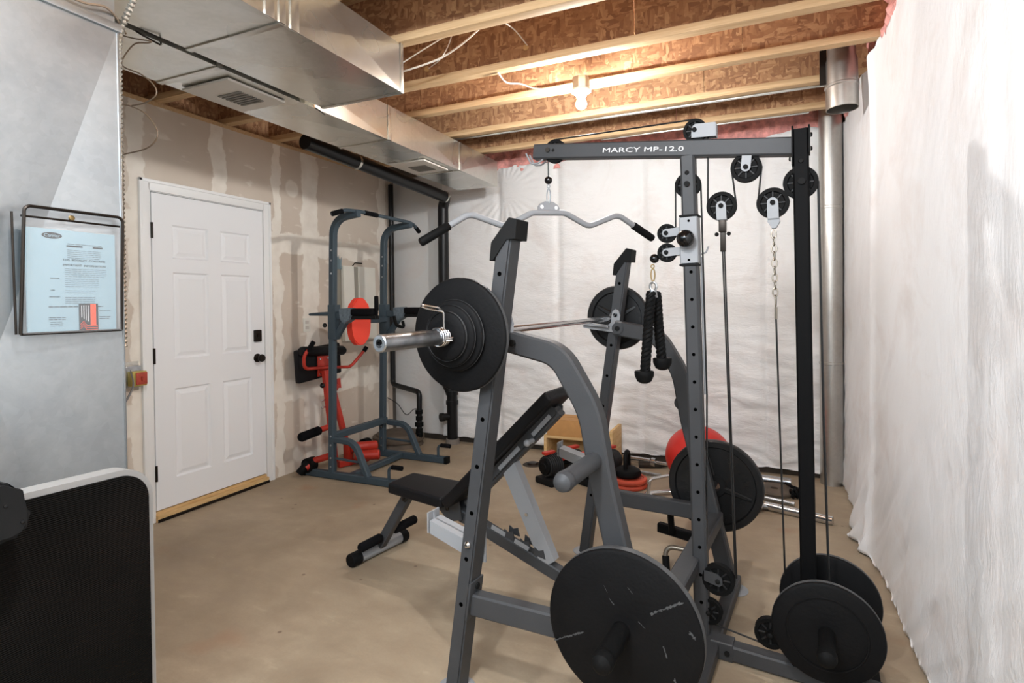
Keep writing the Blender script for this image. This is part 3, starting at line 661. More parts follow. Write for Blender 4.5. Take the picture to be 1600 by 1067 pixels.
wire('black cord drooping from the drywall corner to the sump pipe', [(XL+.02, 4.74, .42), (-3.42, 4.76, .36), (-3.30, 4.74, .26), (-3.18, 4.70, .33), (-3.06, 4.62, .35)], .004, 'cable', .06, 'cord', 'pump_cord')
# ------------------------------------------------------------------ steel vent pipes
t = thing('vent_pipe', 'full-height galvanized vent pipe standing in the back right corner', 'pipe', (.455, 4.78, 0))
b = N(); lathe(b, [(0, 0), (.078, 0), (.078, 2.95), (0, 2.95)], (.455, 4.78, .0), (0, 0, 1), 40); part('pipe_wall', b, 'pipe_steel', t)
for z in (.9, 2.05):
    b = N(); lathe(b, [(.0775, -.012), (.081, -.008), (.081, .008), (.0775, .012)], (.455, 4.78, z), (0, 0, 1), 40); part('joint_bead', b, 'pipe_steel', t)
b = N(); box2(b, (.452, 4.698, .01), (.458, 4.703, 2.9)); part('long_seam', b, 'pipe_steel', t)
t = thing('vent_stub', 'open-ended short galvanized vent stub hanging below the joists', 'pipe', (.42, 3.72, 2.45))
b = N(); lathe(b, [(.082, 0), (.083, .12), (.087, .125), (.087, .135), (.083, .14), (.083, .27), (.076, .30), (.076, .38), (.073, .38), (.079, .13), (.079, 0), (.082, 0)], (.415, 3.72, 2.455), (-.02, .03, 1), 40); part('pipe_wall', b, 'pipe_steel', t)
b = N(); box2(b, (.30, 3.70, 2.60), (.335, 3.704, 2.80)); box2(b, (.40, 3.66, 2.745), (.43, 3.664, 2.83)); part('hanger_strap', b, 'bronze', t)
# hanging white panels at the corner
t = thing('white_wall_panel', 'white two-leaf panel board hung on the drywall behind the red back pad', 'board', (XL, 4.3, 1.03))
for y0, y1, m, nm in ((4.09, 4.235, 'cream', 'leaf'), (4.30, 4.55, 'cream', 'leaf'), (4.235, 4.30, 'greyb', 'spine')):
    b = N(); s = .05; prism(b, [(XL+.01, 1.04), (XL+.05, 1.04), (XL+.035, 1.735), (XL+.01, 1.735)], 1, y0, y1) if nm == 'leaf' else box2(b, (XL+.008, y0, 1.04), (XL+.03, y1, 1.73)); part(nm, b, m, t)
b = N(); tube(b, fillet([(XL+.03, 4.22, 1.735), (XL+.03, 4.26, 1.77), (XL+.03, 4.36, 1.77)], .02), .005, 8); part('carry_strap', b, 'bronze', t)
b = N(); box2(b, (XL+.001, 3.97, 1.08), (XL+.008, 4.088, 1.70), .001); solo('grey_wall_panel', 'narrow grey board behind the left edge of the white panel', 'board', (XL, 4.03, 1.08), b, 'greyb')
b = N()
for k in range(5): prism(b, [(4.02+.012*k, 1.70), (4.032+.012*k, 1.70), (4.03+.014*k, 1.80+.012*(k % 3)), (4.02+.013*k, 1.82-.01*k)], 0, XL+.004+.004*k, XL+.007+.004*k)
solo('paper_sheets', 'loose white papers standing on top of the grey wall board', 'paper', (XL, 4.05, 1.70), b, 'paper')
# ================================================================== RACK WITH LAT TOWER (rack frame)
def plate_prof(R, th, hub, flat=False):
    if flat: return [(.026, -th/2), (hub, -th/2), (R-.012, -th/2), (R-.003, -th/2+.004), (R, -th/2+.009), (R, th/2-.009), (R-.003, th/2-.004), (R-.012, th/2), (hub, th/2), (.026, th/2), (.026, -th/2)]
    rim = R-.032
    return [(.026, -th/2), (hub, -th/2), (hub+.005, -th*.22), (rim-.006, -th*.22), (rim, -th/2), (R-.006, -th/2), (R, -th/2+.006), (R, th/2-.006), (R-.006, th/2), (rim, th/2), (rim-.006, th*.22), (hub+.005, th*.22), (hub, th/2), (.026, th/2), (.026, -th/2)]
def weight_plate(label, c, R, th=.036, ax=(0, 1, 0), flat=True, group=None, ribs=0, txt=None, m=None, name='weight_plate', scuffs=None, rot0=0, ringR=None, hub=.045):
    t = thing(name, label, 'weight plate', (c[0], c[1], c[2]-R), RK, group); m = m or ('iron' if flat else 'iron_r')
    b = N(); lathe(b, plate_prof(R, th, hub, flat), c, ax, 72); part('disc', b, m, t, ang=30)
    b = N(); lathe(b, [(R+.0006, -th/2+.010), (R+.0012, -th/2+.012), (R+.0012, th/2-.012), (R+.0006, th/2-.010)], c, ax, 72); part('rim_edge', b, 'iron_edge' if flat else m, t)
    if ringR:
        b = N(); lathe(b, [(ringR, -th/2-.0025), (ringR+.004, -th/2-.003), (ringR+.007, -th/2+.001), (ringR, -th/2+.001), (ringR, -th/2-.0025)], c, ax, 72); part('raised_ring', b, m, t)
    for k in range(ribs):
        a = rot0+2*PI*k/ribs; dx, dz = math.cos(a), math.sin(a)
        b = N(); A = Vector(c)+Vector((dx*hub*.9, -th*.22, dz*hub*.9)); B = Vector(c)+Vector((dx*(R-.05), -th*.20, dz*(R-.05)))
        sweep(b, [A, B], rrect(.030, .026, .006), binorm=(0, 1, 0), radii=[1, .55]); part('rib', b, m, t)
    if txt:
        for word, a0, rad, size, step in txt:
            b = N()
            for i, ch in enumerate(word):
                a = a0-i*step; ca, sa = math.cos(a), math.sin(a)
                p = Vector(c)+Vector((ca*rad, -th*.22-.001, sa*rad)); tang = Vector((sa, 0, -ca)); up_ = Vector((ca, 0, sa))
                merge(b, text_bm(ch, size, basis(p, tang, up_), .0022, align='CENTER'))
            part('raised_lettering', b, m, t)
    if scuffs:
        b = N()
        for p0, p1, w in scuffs:
            rnd = random.Random(int(1000*p0[0]+9*p1[1])); P0 = Vector((c[0]+p0[0], c[1]-th/2-.0004, c[2]+p0[1])); P1 = Vector((c[0]+p1[0], c[1]-th/2-.0004, c[2]+p1[1]))
            D = P1-P0; n = max(3, int(D.length/.004)); Sd = Vector((-D.z, 0, D.x)).normalized()
            for k in range(n):
                q = P0+D*(k/n); s = w*rnd.uniform(.2, 1); o_ = rnd.uniform(-w, w)*.3; e = q+D*(1.05/n)
                b.faces.new([b.verts.new(x) for x in (q+Sd*(o_-s), e+Sd*(o_-s), e+Sd*(o_+s), q+Sd*(o_+s))])
        part('scrape_marks', b, 'iron_edge', t, kind='stuff')
    return t
rack = thing('rack_machine', 'grey steel bench-press rack with a lat pulldown tower bolted to its rear', 'rack', (.4, .64, 0), RK)
HC = .1485   # lean of the uprights
UN, UF = 0., 1.25
def up_v(z): return -.002+.149*z
for uy, side in ((UN, 1), (UF, -1)):
    b = N(); prism(b, [(up_v(.006)-.027, .006), (up_v(.006)+.027, .006), (up_v(1.62)+.027, 1.62), (up_v(1.53)-.027, 1.53)], 1, uy-.0375, uy+.0375)
    bmesh.ops.bevel(b, geom=[e for e in b.edges if abs((e.verts[0].co-e.verts[1].co).z) > 1], offset=.006, segments=2, affect='EDGES')
    upr = part('upright', b, 'steel', rack)
    b = N(); dz = .166
    for k in range(8):
        z = .33+k*.1625
        for s in (-1, 1): cyl(b, (up_v(z), uy+s*.0372, z), (up_v(z), uy+s*.0379, z), .0078, 14)
    part('bolt_hole', b, 'hole', upr, kind='stuff')
    b = N(); prism(b, [(.181, 1.512), (.188, 1.572), (.256, 1.650), (.286, 1.642), (.279, 1.577), (.245, 1.580), (.197, 1.512)], 1, uy-.043, uy+.043)
    bmesh.ops.bevel(b, geom=b.edges[:], offset=.002, segments=1, affect='EDGES'); part('upright_cap', b, 'black_cap', rack)
    b = N(); lathe(b, [(0, 0), (.066, 0), (.068, .003), (.062, .007), (0, .008)], (up_v(0), uy, 0), (0, 0, 1), 28); part('foot_disc', b, 'steel_l', rack)
    ly = uy+side*.0675; dv = -.020 if side > 0 else .020
    pts = [(.205, 1.240), (.36+dv*.3, 1.222), (.475+dv*.7, 1.165), (.515+dv, 1.02), (.545+dv, .86), (.735+dv, .012)]
    path = fillet([(p[0], ly, p[1]) for p in [(.205, 1.238), (.405+dv, 1.198), (.513+dv, 1.02), (.550+dv, .80), (.735+dv, .012)]], [.12, .30, .9], 8)
    b = N(); sweep(b, path, rrect(.076, .060, .007), binorm=(0, 1, 0)); part('curved_leg', b, 'steel', rack)
    b = N(); lathe(b, [(0, 0), (.066, 0), (.068, .003), (.062, .007), (0, .008)], (.75+dv, ly, 0), (0, 0, 1), 28); part('foot_disc', b, 'steel_l', rack)
    b = N(); cyl(b, (.225, ly-side*.0-.034 if side < 0 else ly+.034, 1.235), (.225, ly-.036 if side < 0 else ly+.036, 1.235), .030, 24); part('pivot_plate', b, 'steel', rack)
    b = N(); lathe(b, [(0, 0), (.012, 0), (.012, .008), (0, .010)], (.225, ly-.036, 1.235), (0, -1, 0), 12); part('bolt', b, 'black_cap', rack)
    # low side rail
    b = N(); beam(b, (up_v(.33)+.03, uy, .328), (.628+dv*.6, uy+side*.02, .330), .076, .05, (0, 1, 0)); part('side_rail', b, 'steel', rack)
    b = N(); box(b, (up_v(.33)+.0305, uy, .345), (.009, .082, .135), Matrix.Rotation(.149, 3, 'Y'), .002); bp = part('rail_flange', b, 'steel', rack)
    b = N(); lathe(b, [(0, 0), (.011, 0), (.011, .007), (0, .009)], (up_v(.38)+.034, uy, .39), (1, 0, 0), 10); part('bolt', b, 'black_cap', bp)
    # weight pegs
    for (pv, pz, L) in ((.522, .868, .20), (.640, .428, .255)):
        y0 = ly-side*.004; y1 = uy-side*L
        b = N(); lathe(b, [(0, 0), (.034, 0), (.034, .012), (.0275, .016), (.0275, abs(y1-y0)-.022), (.029, abs(y1-y0)-.020), (.030, abs(y1-y0)-.004), (.026, abs(y1-y0)+.012), (.014, abs(y1-y0)+.022), (0, abs(y1-y0)+.025)], (pv+dv*.6 if pz > .6 else pv, y0, pz), (0, -side, 0), 28); part('weight_peg', b, 'steel' if pz > .6 else 'rubber', rack)
    # bar hooks (inner side) and low safety hooks
    hy = uy+side*.045
    poly = [(.212, 1.208), (.222, 1.30), (.214, 1.326), (.197, 1.334), (.181, 1.322), (.176, 1.300), (.172, 1.262), (.150, 1.246), (.03, 1.262), (.020, 1.272), (.016, 1.236), (.05, 1.228)]
    b = N(); prism(b, poly, 1, hy-.004, hy+.004); hk = part('bar_hook', b, 'steel_l', rack, 'light grey hook plate')
    b = N(); prism(b, [(.165, 1.247), (.165, 1.237), (.02, 1.250), (.018, 1.262)], 1, hy-.03, hy+.03); part('hook_tray', b, 'steel_l', hk)
    b = N(); lathe(b, [(0, 0), (.011, 0), (.011, .006), (0, .008)], (.197, hy+side*.004, 1.303), (0, side, 0), 12); part('bolt', b, 'knob', hk)
    b = N(); lathe(b, [(0, 0), (.009, 0), (.011, .01), (0, .014)], (.022, hy, 1.268), (0, 0, 1), 12); part('peg_tip', b, 'black_cap', hk)
    b = N(); x1 = up_v(.55)
    prism(b, [(x1+.02, .455), (x1+.02, .60), (x1-.01, .60), (x1-.045, .535), (x1-.20, .575), (x1-.205, .60), (x1-.212, .60), (x1-.212, .525), (x1-.045, .475), (x1-.045, .455)], 1, hy-.004, hy+.004)
    prism(b, [(x1-.20, .575), (x1-.045, .535), (x1-.045, .525), (x1-.20, .565)], 1, hy-.03, hy+.03)
    prism(b, [(x1-.206, .528), (x1-.212, .528), (x1-.212, .602), (x1-.206, .602)], 1, hy-.034, hy+.034)
    prism(b, [(x1-.20, .528), (x1-.045, .480), (x1-.045, .535), (x1-.20, .575)], 1, hy+.030, hy+.034); prism(b, [(x1-.20, .528), (x1-.045, .480), (x1-.045, .535), (x1-.20, .575)], 1, hy-.034, hy-.030)
    part('safety_hook', b, 'steel_l', rack, 'pale grey low catch')
    b = N(); lathe(b, [(0, 0), (.012, 0), (.012, .006), (.006, .014), (0, .015)], (up_v(.545), uy-.0375, .545), (0, -1, 0), 14); part('bolt', b, 'chrome', rack)
b = N(); beam(b, (.672, .07, .335), (.690, 1.18, .335), .075, .055, (0, 0, 1)); part('cross_rail', b, 'steel', rack)
b = N(); beam(b, (.762, .04, .036), (.775, 1.21, .036), .055, .055, (0, 0, 1)); part('rear_floor_rail', b, 'steel', rack)
b = N(); beam(b, (.80, .630, .034), (1.32, .605, .034), .058, .058, (0, 0, 1)); part('tower_floor_rail', b, 'steel', rack)
b = N(); beam(b, (.765, .632, .036), (.845, .630, .036), .066, .068, (0, 0, 1), .004); part('floor_joint_sleeve', b, 'steel', rack)
b = N(); cyl(b, (.825, .594, .036), (.825, .590, .036), .010, 12); part('bolt', b, 'black_cap', rack)
TU = .660
b = N(); beam(b, (.726, TU, .06), (.6835, TU, 1.942), .056, .055, (0, 1, 0), .008); post = part('tower_post', b, 'steel', rack)
b = N()
for k in range(13):
    z = 1.485-.108*k; x = .726-.0227*(z-.06); cyl(b, (x+.003, TU-.0272, z), (x+.003, TU-.0282, z), .0068, 12)
part('bolt_hole', b, 'hole', post, kind='stuff')
bolts(rack, [(.726-.0227*z, TU-.0275, z) for z in (1.875, 1.832)], (0, -1, 0), 'black_cap')
# top beam
ba, bb = Vector((.010, TU, 2.053)), Vector((1.062, TU, 1.927))
b = N(); sweep(b, [ba, bb], rrect(.066, .050, .006), binorm=(0, 1, 0)); tb = part('top_beam', b, 'steel', rack)
bd = (bb-ba).normalized(); nrm = Vector((-bd.z, 0, bd.x))
p0 = ba+bd*(.328)+Vector((0, -.0256, 0))-nrm*.012
part('beam_lettering', text_bm('MARCY MP-12.0', .028, basis(p0, bd, nrm), .0004, .335), 'letter', tb, 'white lettering on the beam')
b = N(); sweep(b, [ba-bd*.002, ba+bd*.003], rrect(.058, .042, .004), binorm=(0, 1, 0)); part('open_end', b, 'black_cap', tb)
for s in (-.018, .018):
    b = N(); tube(b, fillet([(.055, TU+s, 2.012), (.03, TU+s, 1.998), (-.005, TU+s, 2.0), (-.03, TU+s, 2.05)], .018), .004, 8); part('end_hook', b, 'steel_l', tb)
b = N(); beam(b, (1.1015, TU, .06), (1.080, TU, 1.985), .052, .056, (0, 1, 0), .006); gp = part('guide_post', b, 'black_st', rack, 'black guide post')
b = N(); box(b, (1.055, TU-.002, 1.925), (.006, .075, .14), None, .002); box(b, (1.108, TU, 1.945), (.006, .06, .1), None, .002); part('joint_plate', b, 'black_st', rack)
bolts(rack, [(1.112, TU, 1.965), (1.112, TU, 1.915)], (1, 0, 0), 'black_cap'); bolts(rack, [(1.049, TU, 1.955), (1.048, TU, 1.885)], (-1, 0, 0), 'black_cap'); bolts(rack, [(1.082, TU-.028, 1.868)], (0, -1, 0), 'black_cap')
def pulley(c, R, ax=(0, 1, 0), th=.024, bolt=True, y_off=0):
    b = N(); lathe(b, [(.010, -th/2), (R*.30, -th/2), (R*.34, -th*.25), (R*.70, -th*.25), (R*.76, -th/2), (R, -th/2), (R*.93, -.002), (R*.93, .002), (R, th/2), (R*.76, th/2), (R*.70, th*.25), (R*.34, th*.25), (R*.30, th/2), (.010, th/2), (.010, -th/2)], c, ax, 40)
    w = part('pulley', b, 'rubber', rack, ang=30)
    b = N(); A = Vector(ax).normalized(); X = A.orthogonal().normalized(); Y = A.cross(X)
    for k in range(8):
        a = 2*PI*k/8; d = X*math.cos(a)+Y*math.sin(a); sweep(b, [Vector(c)+d*R*.30, Vector(c)+d*R*.73], rrect(.006, th*.8, .001), binorm=A)
    part('spokes', b, 'db_grey', w)
    b = N()
    for s in (-1, 1): lathe(b, [(0, 0), (.009, 0), (.009, .006), (.004, .009), (0, .009)], Vector(c)+A*s*(th/2+.008), A*s, 12)
    cyl(b, Vector(c)-A*(th/2+.008), Vector(c)+A*(th/2+.008), .006, 10); part('bolt', b, 'black_cap', w)
    return w
def fork(c, e, w=.030, gap=.018, m='steel_l'):
    """pair of side plates from the pulley centre c to e"""
    c, e = Vector(c), Vector(e); d = (e-c).normalized(); s = Vector((d.z, 0, -d.x))*(w/2); pts = []
    for k in range(9):
        a = PI*k/8; pts.append(c + s*math.cos(a) - d*(w/2)*math.sin(a))
    pts += [e-s, e+s]
    b = N()
    for y in (-gap, gap): prism(b, [(p.x, p.z) for p in pts], 1, c.y+y-.002, c.y+y+.002)
    box(b, ((e.x), c.y, e.z), (.004 if abs(d.x) > .5 else w, 2*gap, w if abs(d.x) > .5 else .004))
    return part('pulley_fork', b, m, rack)
pulley((.108, TU, 2.044), .052, th=.020)
b = N(); cyl(b, (.083, TU-.026, 2.048), (.083, TU-.032, 2.048), .011, 14); part('bolt', b, 'knob', rack)
pulley((.712, TU, 2.040), .045); b = N(); 
for y in (-.018, .018): prism(b, [(.70, 2.03), (.705, 2.055), (.715, 2.062), (.790, 2.058), (.790, 2.005), (.70, 2.01)], 1, TU+y-.002, TU+y+.002)
box(b, (.79, TU, 2.03), (.004, .036, .05)); part('pulley_fork', b, 'steel_l', rack)
pulley((.897, TU, 1.872), .055); fork((.897, TU, 1.872), (.903, TU, 1.935), .034)
pulley((.682, TU, 1.830), .050, th=.022)
b = N(); cyl(b, (.684, TU-.028, 1.830), (.684, TU-.036, 1.830), .011, 14); part('bolt', b, 'black_cap', rack)
pulley((.808, TU, 1.735), .055); fork((.808, TU, 1.735), (.810, TU, 1.683), .036)
pulley((.988, TU, 1.730), .056); fork((.988, TU, 1.730), (.990, TU, 1.672), .038)
pulley((1.080, TU, 1.795), .058, th=.024)
b = N(); cyl(b, (1.084, TU-.028, 1.795), (1.084, TU-.036, 1.795), .012, 14); part('bolt', b, 'black_cap', rack)
# lower pieces of the two floating pulleys
b = N(); box(b, (.811, TU, 1.660), (.026, .03, .05), None, .003); box(b, (.812, TU, 1.615), (.020, .012, .11), None, .002); part('clevis', b, 'bronze', rack)
for s in (-1, 1):
    b = N(); ball(b, (.811+s*.022, TU, 1.628), .008, seg=10); part('bolt', b, 'black_cap', rack)
b = N(); prism(b, [(.971, 1.672), (1.010, 1.672), (1.012, 1.66), (.998, 1.637), (.984, 1.637), (.970, 1.66)], 1, TU-.012, TU+.012); part('clevis', b, 'steel_l', rack)
ch = None
for k in range(9):
    z = 1.615-.027*k; b = N(); torus(b, (.990+.0005*k, TU, z), .0085, .0026, (0, 1, 0) if k % 2 == 0 else (1, .3, 0), 16, 6, 1.9); part('chain_link', b, 'chain', rack)
b = N(); torus(b, (.995, TU, 1.368), .008, .0025, (1, .3, 0), 16, 6, 2.6); cyl(b, (.996, TU, 1.345), (.996, TU, 1.30), .005, 8); part('quick_link', b, 'chain', rack)
# adjustable carriage on the post
b = N(); beam(b, (.6905, TU, 1.520), (.6865, TU, 1.700), .070, .066, (0, 1, 0), .004); part('slider_sleeve', b, 'steel_l', rack)
b = N(); 
for z in (1.706, 1.513): box(b, (.6885, TU, z), (.072, .068, .008), None, .002)
part('sleeve_lip', b, 'black_cap', rack)
b = N(); 
for z in (1.685, 1.532): cyl(b, (.690, TU-.033, z), (.690, TU-.0345, z), .005, 10)
part('bolt_hole', b, 'hole', rack, kind='stuff')
b = N(); ball(b, (.684, TU-.066, 1.613), .034, seg=28); cyl(b, (.686, TU-.03, 1.608), (.685, TU-.045, 1.610), .012, 14); part('pull_knob', b, 'knob', rack)
for z in (1.645, 1.567):
    pulley((.598, TU, z), .038, th=.018); fork((.598, TU, z), (.655, TU, z+.004), .032, .016)
b = N(); tube(b, fillet([(.722, TU+.02, 1.555), (.745, TU+.02, 1.562), (.755, TU+.02, 1.585)], .012), .0035, 8); tube(b, [(.726, TU+.02, 1.545), (.738, TU+.02, 1.0)], .004, 8); part('pin_lanyard', b, 'steel_l', rack)
# low pulleys
pulley((.790, TU-.02, .292), .060, (0, 1, 0), .026)
b = N()
for y in (-.022, .020): prism(b, [(.740, .325), (.790, .320), (.806, .306), (.808, .284), (.796, .272), (.740, .285)], 1, TU-.02+y-.002, TU-.02+y+.002)
part('pulley_fork', b, 'steel', rack)
pulley((.752, TU-.01, .155), .050, (0, 1, 0), .024)
pulley((.975, .61, .150), .055, (0, 1, 0), .026); b = N()
for y in (-.02, .02): prism(b, [(.975, .168), (1.05, .168), (1.075, .13), (1.075, .06), (1.05, .06), (.99, .135), (.965, .135), (.958, .15)], 1, .61+y-.002, .61+y+.002)
part('pulley_fork', b, 'black_st', rack)
def cbl(*p, r=.0034): 
    b = N(); tube(b, p, r, 8); return part('cable', b, 'cable', rack)
cbl((.072, TU, 2.03), (.072, TU, 1.935)); cbl((.10, TU, 2.097), (.705, TU, 2.086)); cbl((.760, TU, 2.03), (.757, TU, 1.74))
cbl((.861, TU, 1.735), (.845, TU, 1.872)); cbl((.951, TU, 1.872), (.936, TU, 1.73)); cbl((1.042, TU, 1.73), (1.024, TU, 1.795)); cbl((1.136, TU, 1.795), (1.150, TU, .9), (1.165, TU, .30), r=.0042)
cbl((.633, TU, 1.83), (.632, TU, 1.66)); cbl((.731, TU, 1.83), (.748, TU, 1.0), (.742, TU, .30)); cbl((.810, TU, 1.57), (.848, TU, .30), r=.0030); cbl((.817, TU, 1.57), (.853, TU, .30), r=.0030)
cbl((.996, TU, 1.31), (1.021, TU, .35)); cbl((.765, TU-.01, .107), (.965, .61, .100))
# weight carriage at the foot of the guide post
b = N(); box(b, (1.130, TU, .245), (.085, .070, .12), None, .004); part('carriage_block', b, 'black_st', rack)
b = N(); cyl(b, (1.155, TU-.03, .247), (1.155, TU-.10, .247), .034, 24)
L = .285; lathe(b, [(0, 0), (.026, 0), (.026, L-.03), (.029, L-.028), (.030, L-.008), (.026, L+.008), (.014, L+.018), (0, L+.020)], (1.155, TU-.02, .247), (0, -1, 0), 28)
lathe(b, [(0, 0), (.026, 0), (.026, .20), (.02, .215), (0, .22)], (1.155, TU+.02, .247), (0, 1, 0), 28); part('carriage_peg', b, 'rubber', rack)
b = N(); box(b, (1.27, .60, .02), (.10, .42, .04), None, .005); part('rear_foot', b, 'black_st', rack)
# low-row foot brace on the far side
b = N(); beam(b, (.365, 1.40, .150), (.64, 1.33, .145), .04, .05, (0, 0, 1)); beam(b, (.45, 1.33, .16), (.45, 1.29, .31), .03, .03, (1, 0, 0)); part('foot_brace', b, 'black_st', rack)
# ------------------------------------------------------------------ plates on the machine
weight_plate('huge black scraped plate on the near low storage peg of the grey rack', (.640, -.078, .432), .228, .044, scuffs=[((-.21, -.085), (-.115, -.035), .0035), ((.085, .07), (.175, .125), .0045), ((.12, -.01), (.13, -.04), .002), ((-.02, .07), (-.035, .085), .002), ((.05, .04), (.07, .025), .0015), ((.10, -.14), (.13, -.19), .003), ((.15, -.09), (.155, -.13), .003), ((.19, .05), (.205, .03), .005), ((-.05, .12), (-.04, .10), .0015), ((.02, .13), (.035, .115), .0015)], hub=.05)
weight_plate('big black ribbed plate with raised lettering on the far low storage peg', (.668, 1.33, .440), .228, .044, flat=False, ribs=3, rot0=math.radians(-16), hub=.052, txt=[('OLYMPIC', math.radians(62), .135, .040, .26), ('OLYMPIC', math.radians(242), .135, .040, .26), ('LB', math.radians(-62), .10, .036, .30), ('45', math.radians(-60), .15, .036, .22)])
weight_plate('black plate facing the camera on the tower weight carriage', (1.155, .52, .247), .170, .036, hub=.045, ringR=.118)
weight_plate('black plate behind the guide post on the tower weight carriage', (1.165, .76, .247), .168, .036, hub=.045)
# ------------------------------------------------------------------ barbell
BA = Vector((.064, -.448, 1.262)); BB = Vector((.187, 1.742, 1.290)); BD = (BB-BA).normalized()
def on(u): return BA+BD*((u-BA.y)/BD.y)
bar = thing('barbell', 'long chrome barbell lying across the rack hooks', 'barbell', tuple(on(.6)), RK)
b = N(); cyl(b, on(-.03), on(1.30), .0143, 20); part('shaft', b, 'chrome', bar)
for u0, u1, s in ((-.448, -.03, 1), (1.742, 1.31, -1)):
    b = N(); Lh = abs(u1-u0); lathe(b, [(.012, .03), (.013, 0), (.0225, 0), (.0255, .003), (.0255, Lh-.02), (.0255, Lh), (.038, Lh), (.038, Lh+.012), (.018, Lh+.016), (.0142, Lh+.016)], on(u0), BD*s, 32); part('sleeve', b, 'chrome_w', bar)
    b = N(); lathe(b, [(0, .012), (.013, .012), (.013, .004)], on(u0), BD*s, 20); lathe(b, [(0, 0), (.006, 0), (.006, .006)], on(u0)+BD*s*.004, -BD*s, 6); part('sleeve_bolt', b, 'knob', bar)
def bplate(label, u, R, th, **k):
    return weight_plate(label, tuple(on(u)), R, th, tuple(BD), **k)
bplate('largest black plate on the near end of the barbell', -.078, .190, .034, hub=.06)
bplate('second largest black plate stacked outside the big one on the near barbell end', -.108, .118, .024, hub=.05)
bplate('third black plate in the near barbell stack', -.131, .101, .020, hub=.045)
bplate('smallest black plate next to the spring collar on the barbell', -.150, .080, .016, hub=.04)
bplate('black ribbed plate on the far end of the barbell against the white sheet', 1.335, .174, .036, flat=False, ribs=3, rot0=math.radians(30), hub=.05, txt=[('25', math.radians(100), .11, .03, .2)])
sc = thing('spring_collar', 'chrome spring collar with wire grips on the near barbell sleeve', 'collar', tuple(on(-.175)), RK)
b = N(); X = BD.orthogonal().normalized(); Y = BD.cross(X); pts = []
for k in range(64): a = 2*PI*k/20; pts.append(on(-.166-.0105*k/20)+(X*math.cos(a)+Y*math.sin(a))*.0292)
tube(b, pts, .0028, 8); part('coil', b, 'chrome', sc)
c0 = on(-.178)
b = N(); tube(b, fillet([c0+Vector((.012, 0, .026)), c0+Vector((.012, 0, .080)), c0+Vector((-.022, -.035, .090)), c0+Vector((-.040, -.05, .098)), c0+Vector((-.030, -.06, .104)), c0+Vector((.006, -.02, .094)), c0+Vector((.010, 0, .084))], .008, 4), .0028, 8); part('upper_grip', b, 'chrome', sc)
b = N(); tube(b, fillet([c0+Vector((.030, 0, -.006)), c0+Vector((.052, .01, .0)), c0+Vector((-.018, -.05, -.012)), c0+Vector((-.020, -.055, -.018)), c0+Vector((.04, .005, -.010))], .008, 4), .0028, 8); part('lower_grip', b, 'chrome', sc)
# ------------------------------------------------------------------ lat bar
lb = thing('lat_bar', 'silver curved lat pulldown bar with black grips hanging from the tower', 'lat bar', (.072, TU, 1.92), RK)
b = N(); ball(b, (.072, TU, 1.920), .018, seg=18); part('stop_ball', b, 'knob', lb)
b = N(); torus(b, (.072, TU, 1.893), .007, .0022, (0, 1, 0), 14, 6); torus(b, (.072, TU, 1.848), .009, .003, (0, 1, 0), 20, 6, 3.8); part('snap_hook', b, 'chrome_w', lb)
al = math.radians(38+4.8); du = Vector((math.sin(math.radians(34)), math.cos(math.radians(34)), 0)); cc = Vector((.072, TU, 1.775)); tl = .055
def lp(s, z): return cc+du*s+Vector((0, 0, z-1.775+tl*s))
b = N(); prof = [(-.575, 1.665), (-.385, 1.768), (-.215, 1.712), (-.085, 1.775), (.085, 1.775), (.215, 1.712), (.385, 1.768), (.575, 1.665)]
tube(b, fillet([lp(*p) for p in prof], .07, 7), .0135, 16); part('bent_tube', b, 'steel_l', lb)
b = N(); pts = [(-.055, .0), (-.055, .018), (-.045, .032), (-.02, .044), (.02, .044), (.045, .032), (.055, .018), (.055, 0)]
sd = Vector((du.y, -du.x, 0)); A = [b.verts.new(cc+du*x+Vector((0, 0, z+.006))+sd*.004) for x, z in pts]; B = [b.verts.new(cc+du*x+Vector((0, 0, z+.006))-sd*.004) for x, z in pts]
b.faces.new(A); b.faces.new(B[::-1]); n_ = len(A)
for i in range(n_): b.faces.new((A[i], B[i], B[(i+1) % n_], A[(i+1) % n_]))
hp = part('hanger_plate', b, 'steel_l', lb)
for s in (-.037, .037):
    b = N(); cyl(b, cc+du*s+Vector((0, 0, .024))+sd*.0046, cc+du*s+Vector((0, 0, .024))-sd*.0046, .009, 14); part('plate_hole', b, 'letter', hp)
for s in (-1, 1):
    a_ = lp(s*.600, 1.651); e_ = lp(s*.478, 1.7175); b = N(); tube(b, [a_, a_.lerp(e_, .04), e_.lerp(a_, .03), e_], .0185, 16, radii=[.85, 1, 1, .9]); part('rubber_grip', b, 'rubber', lb)
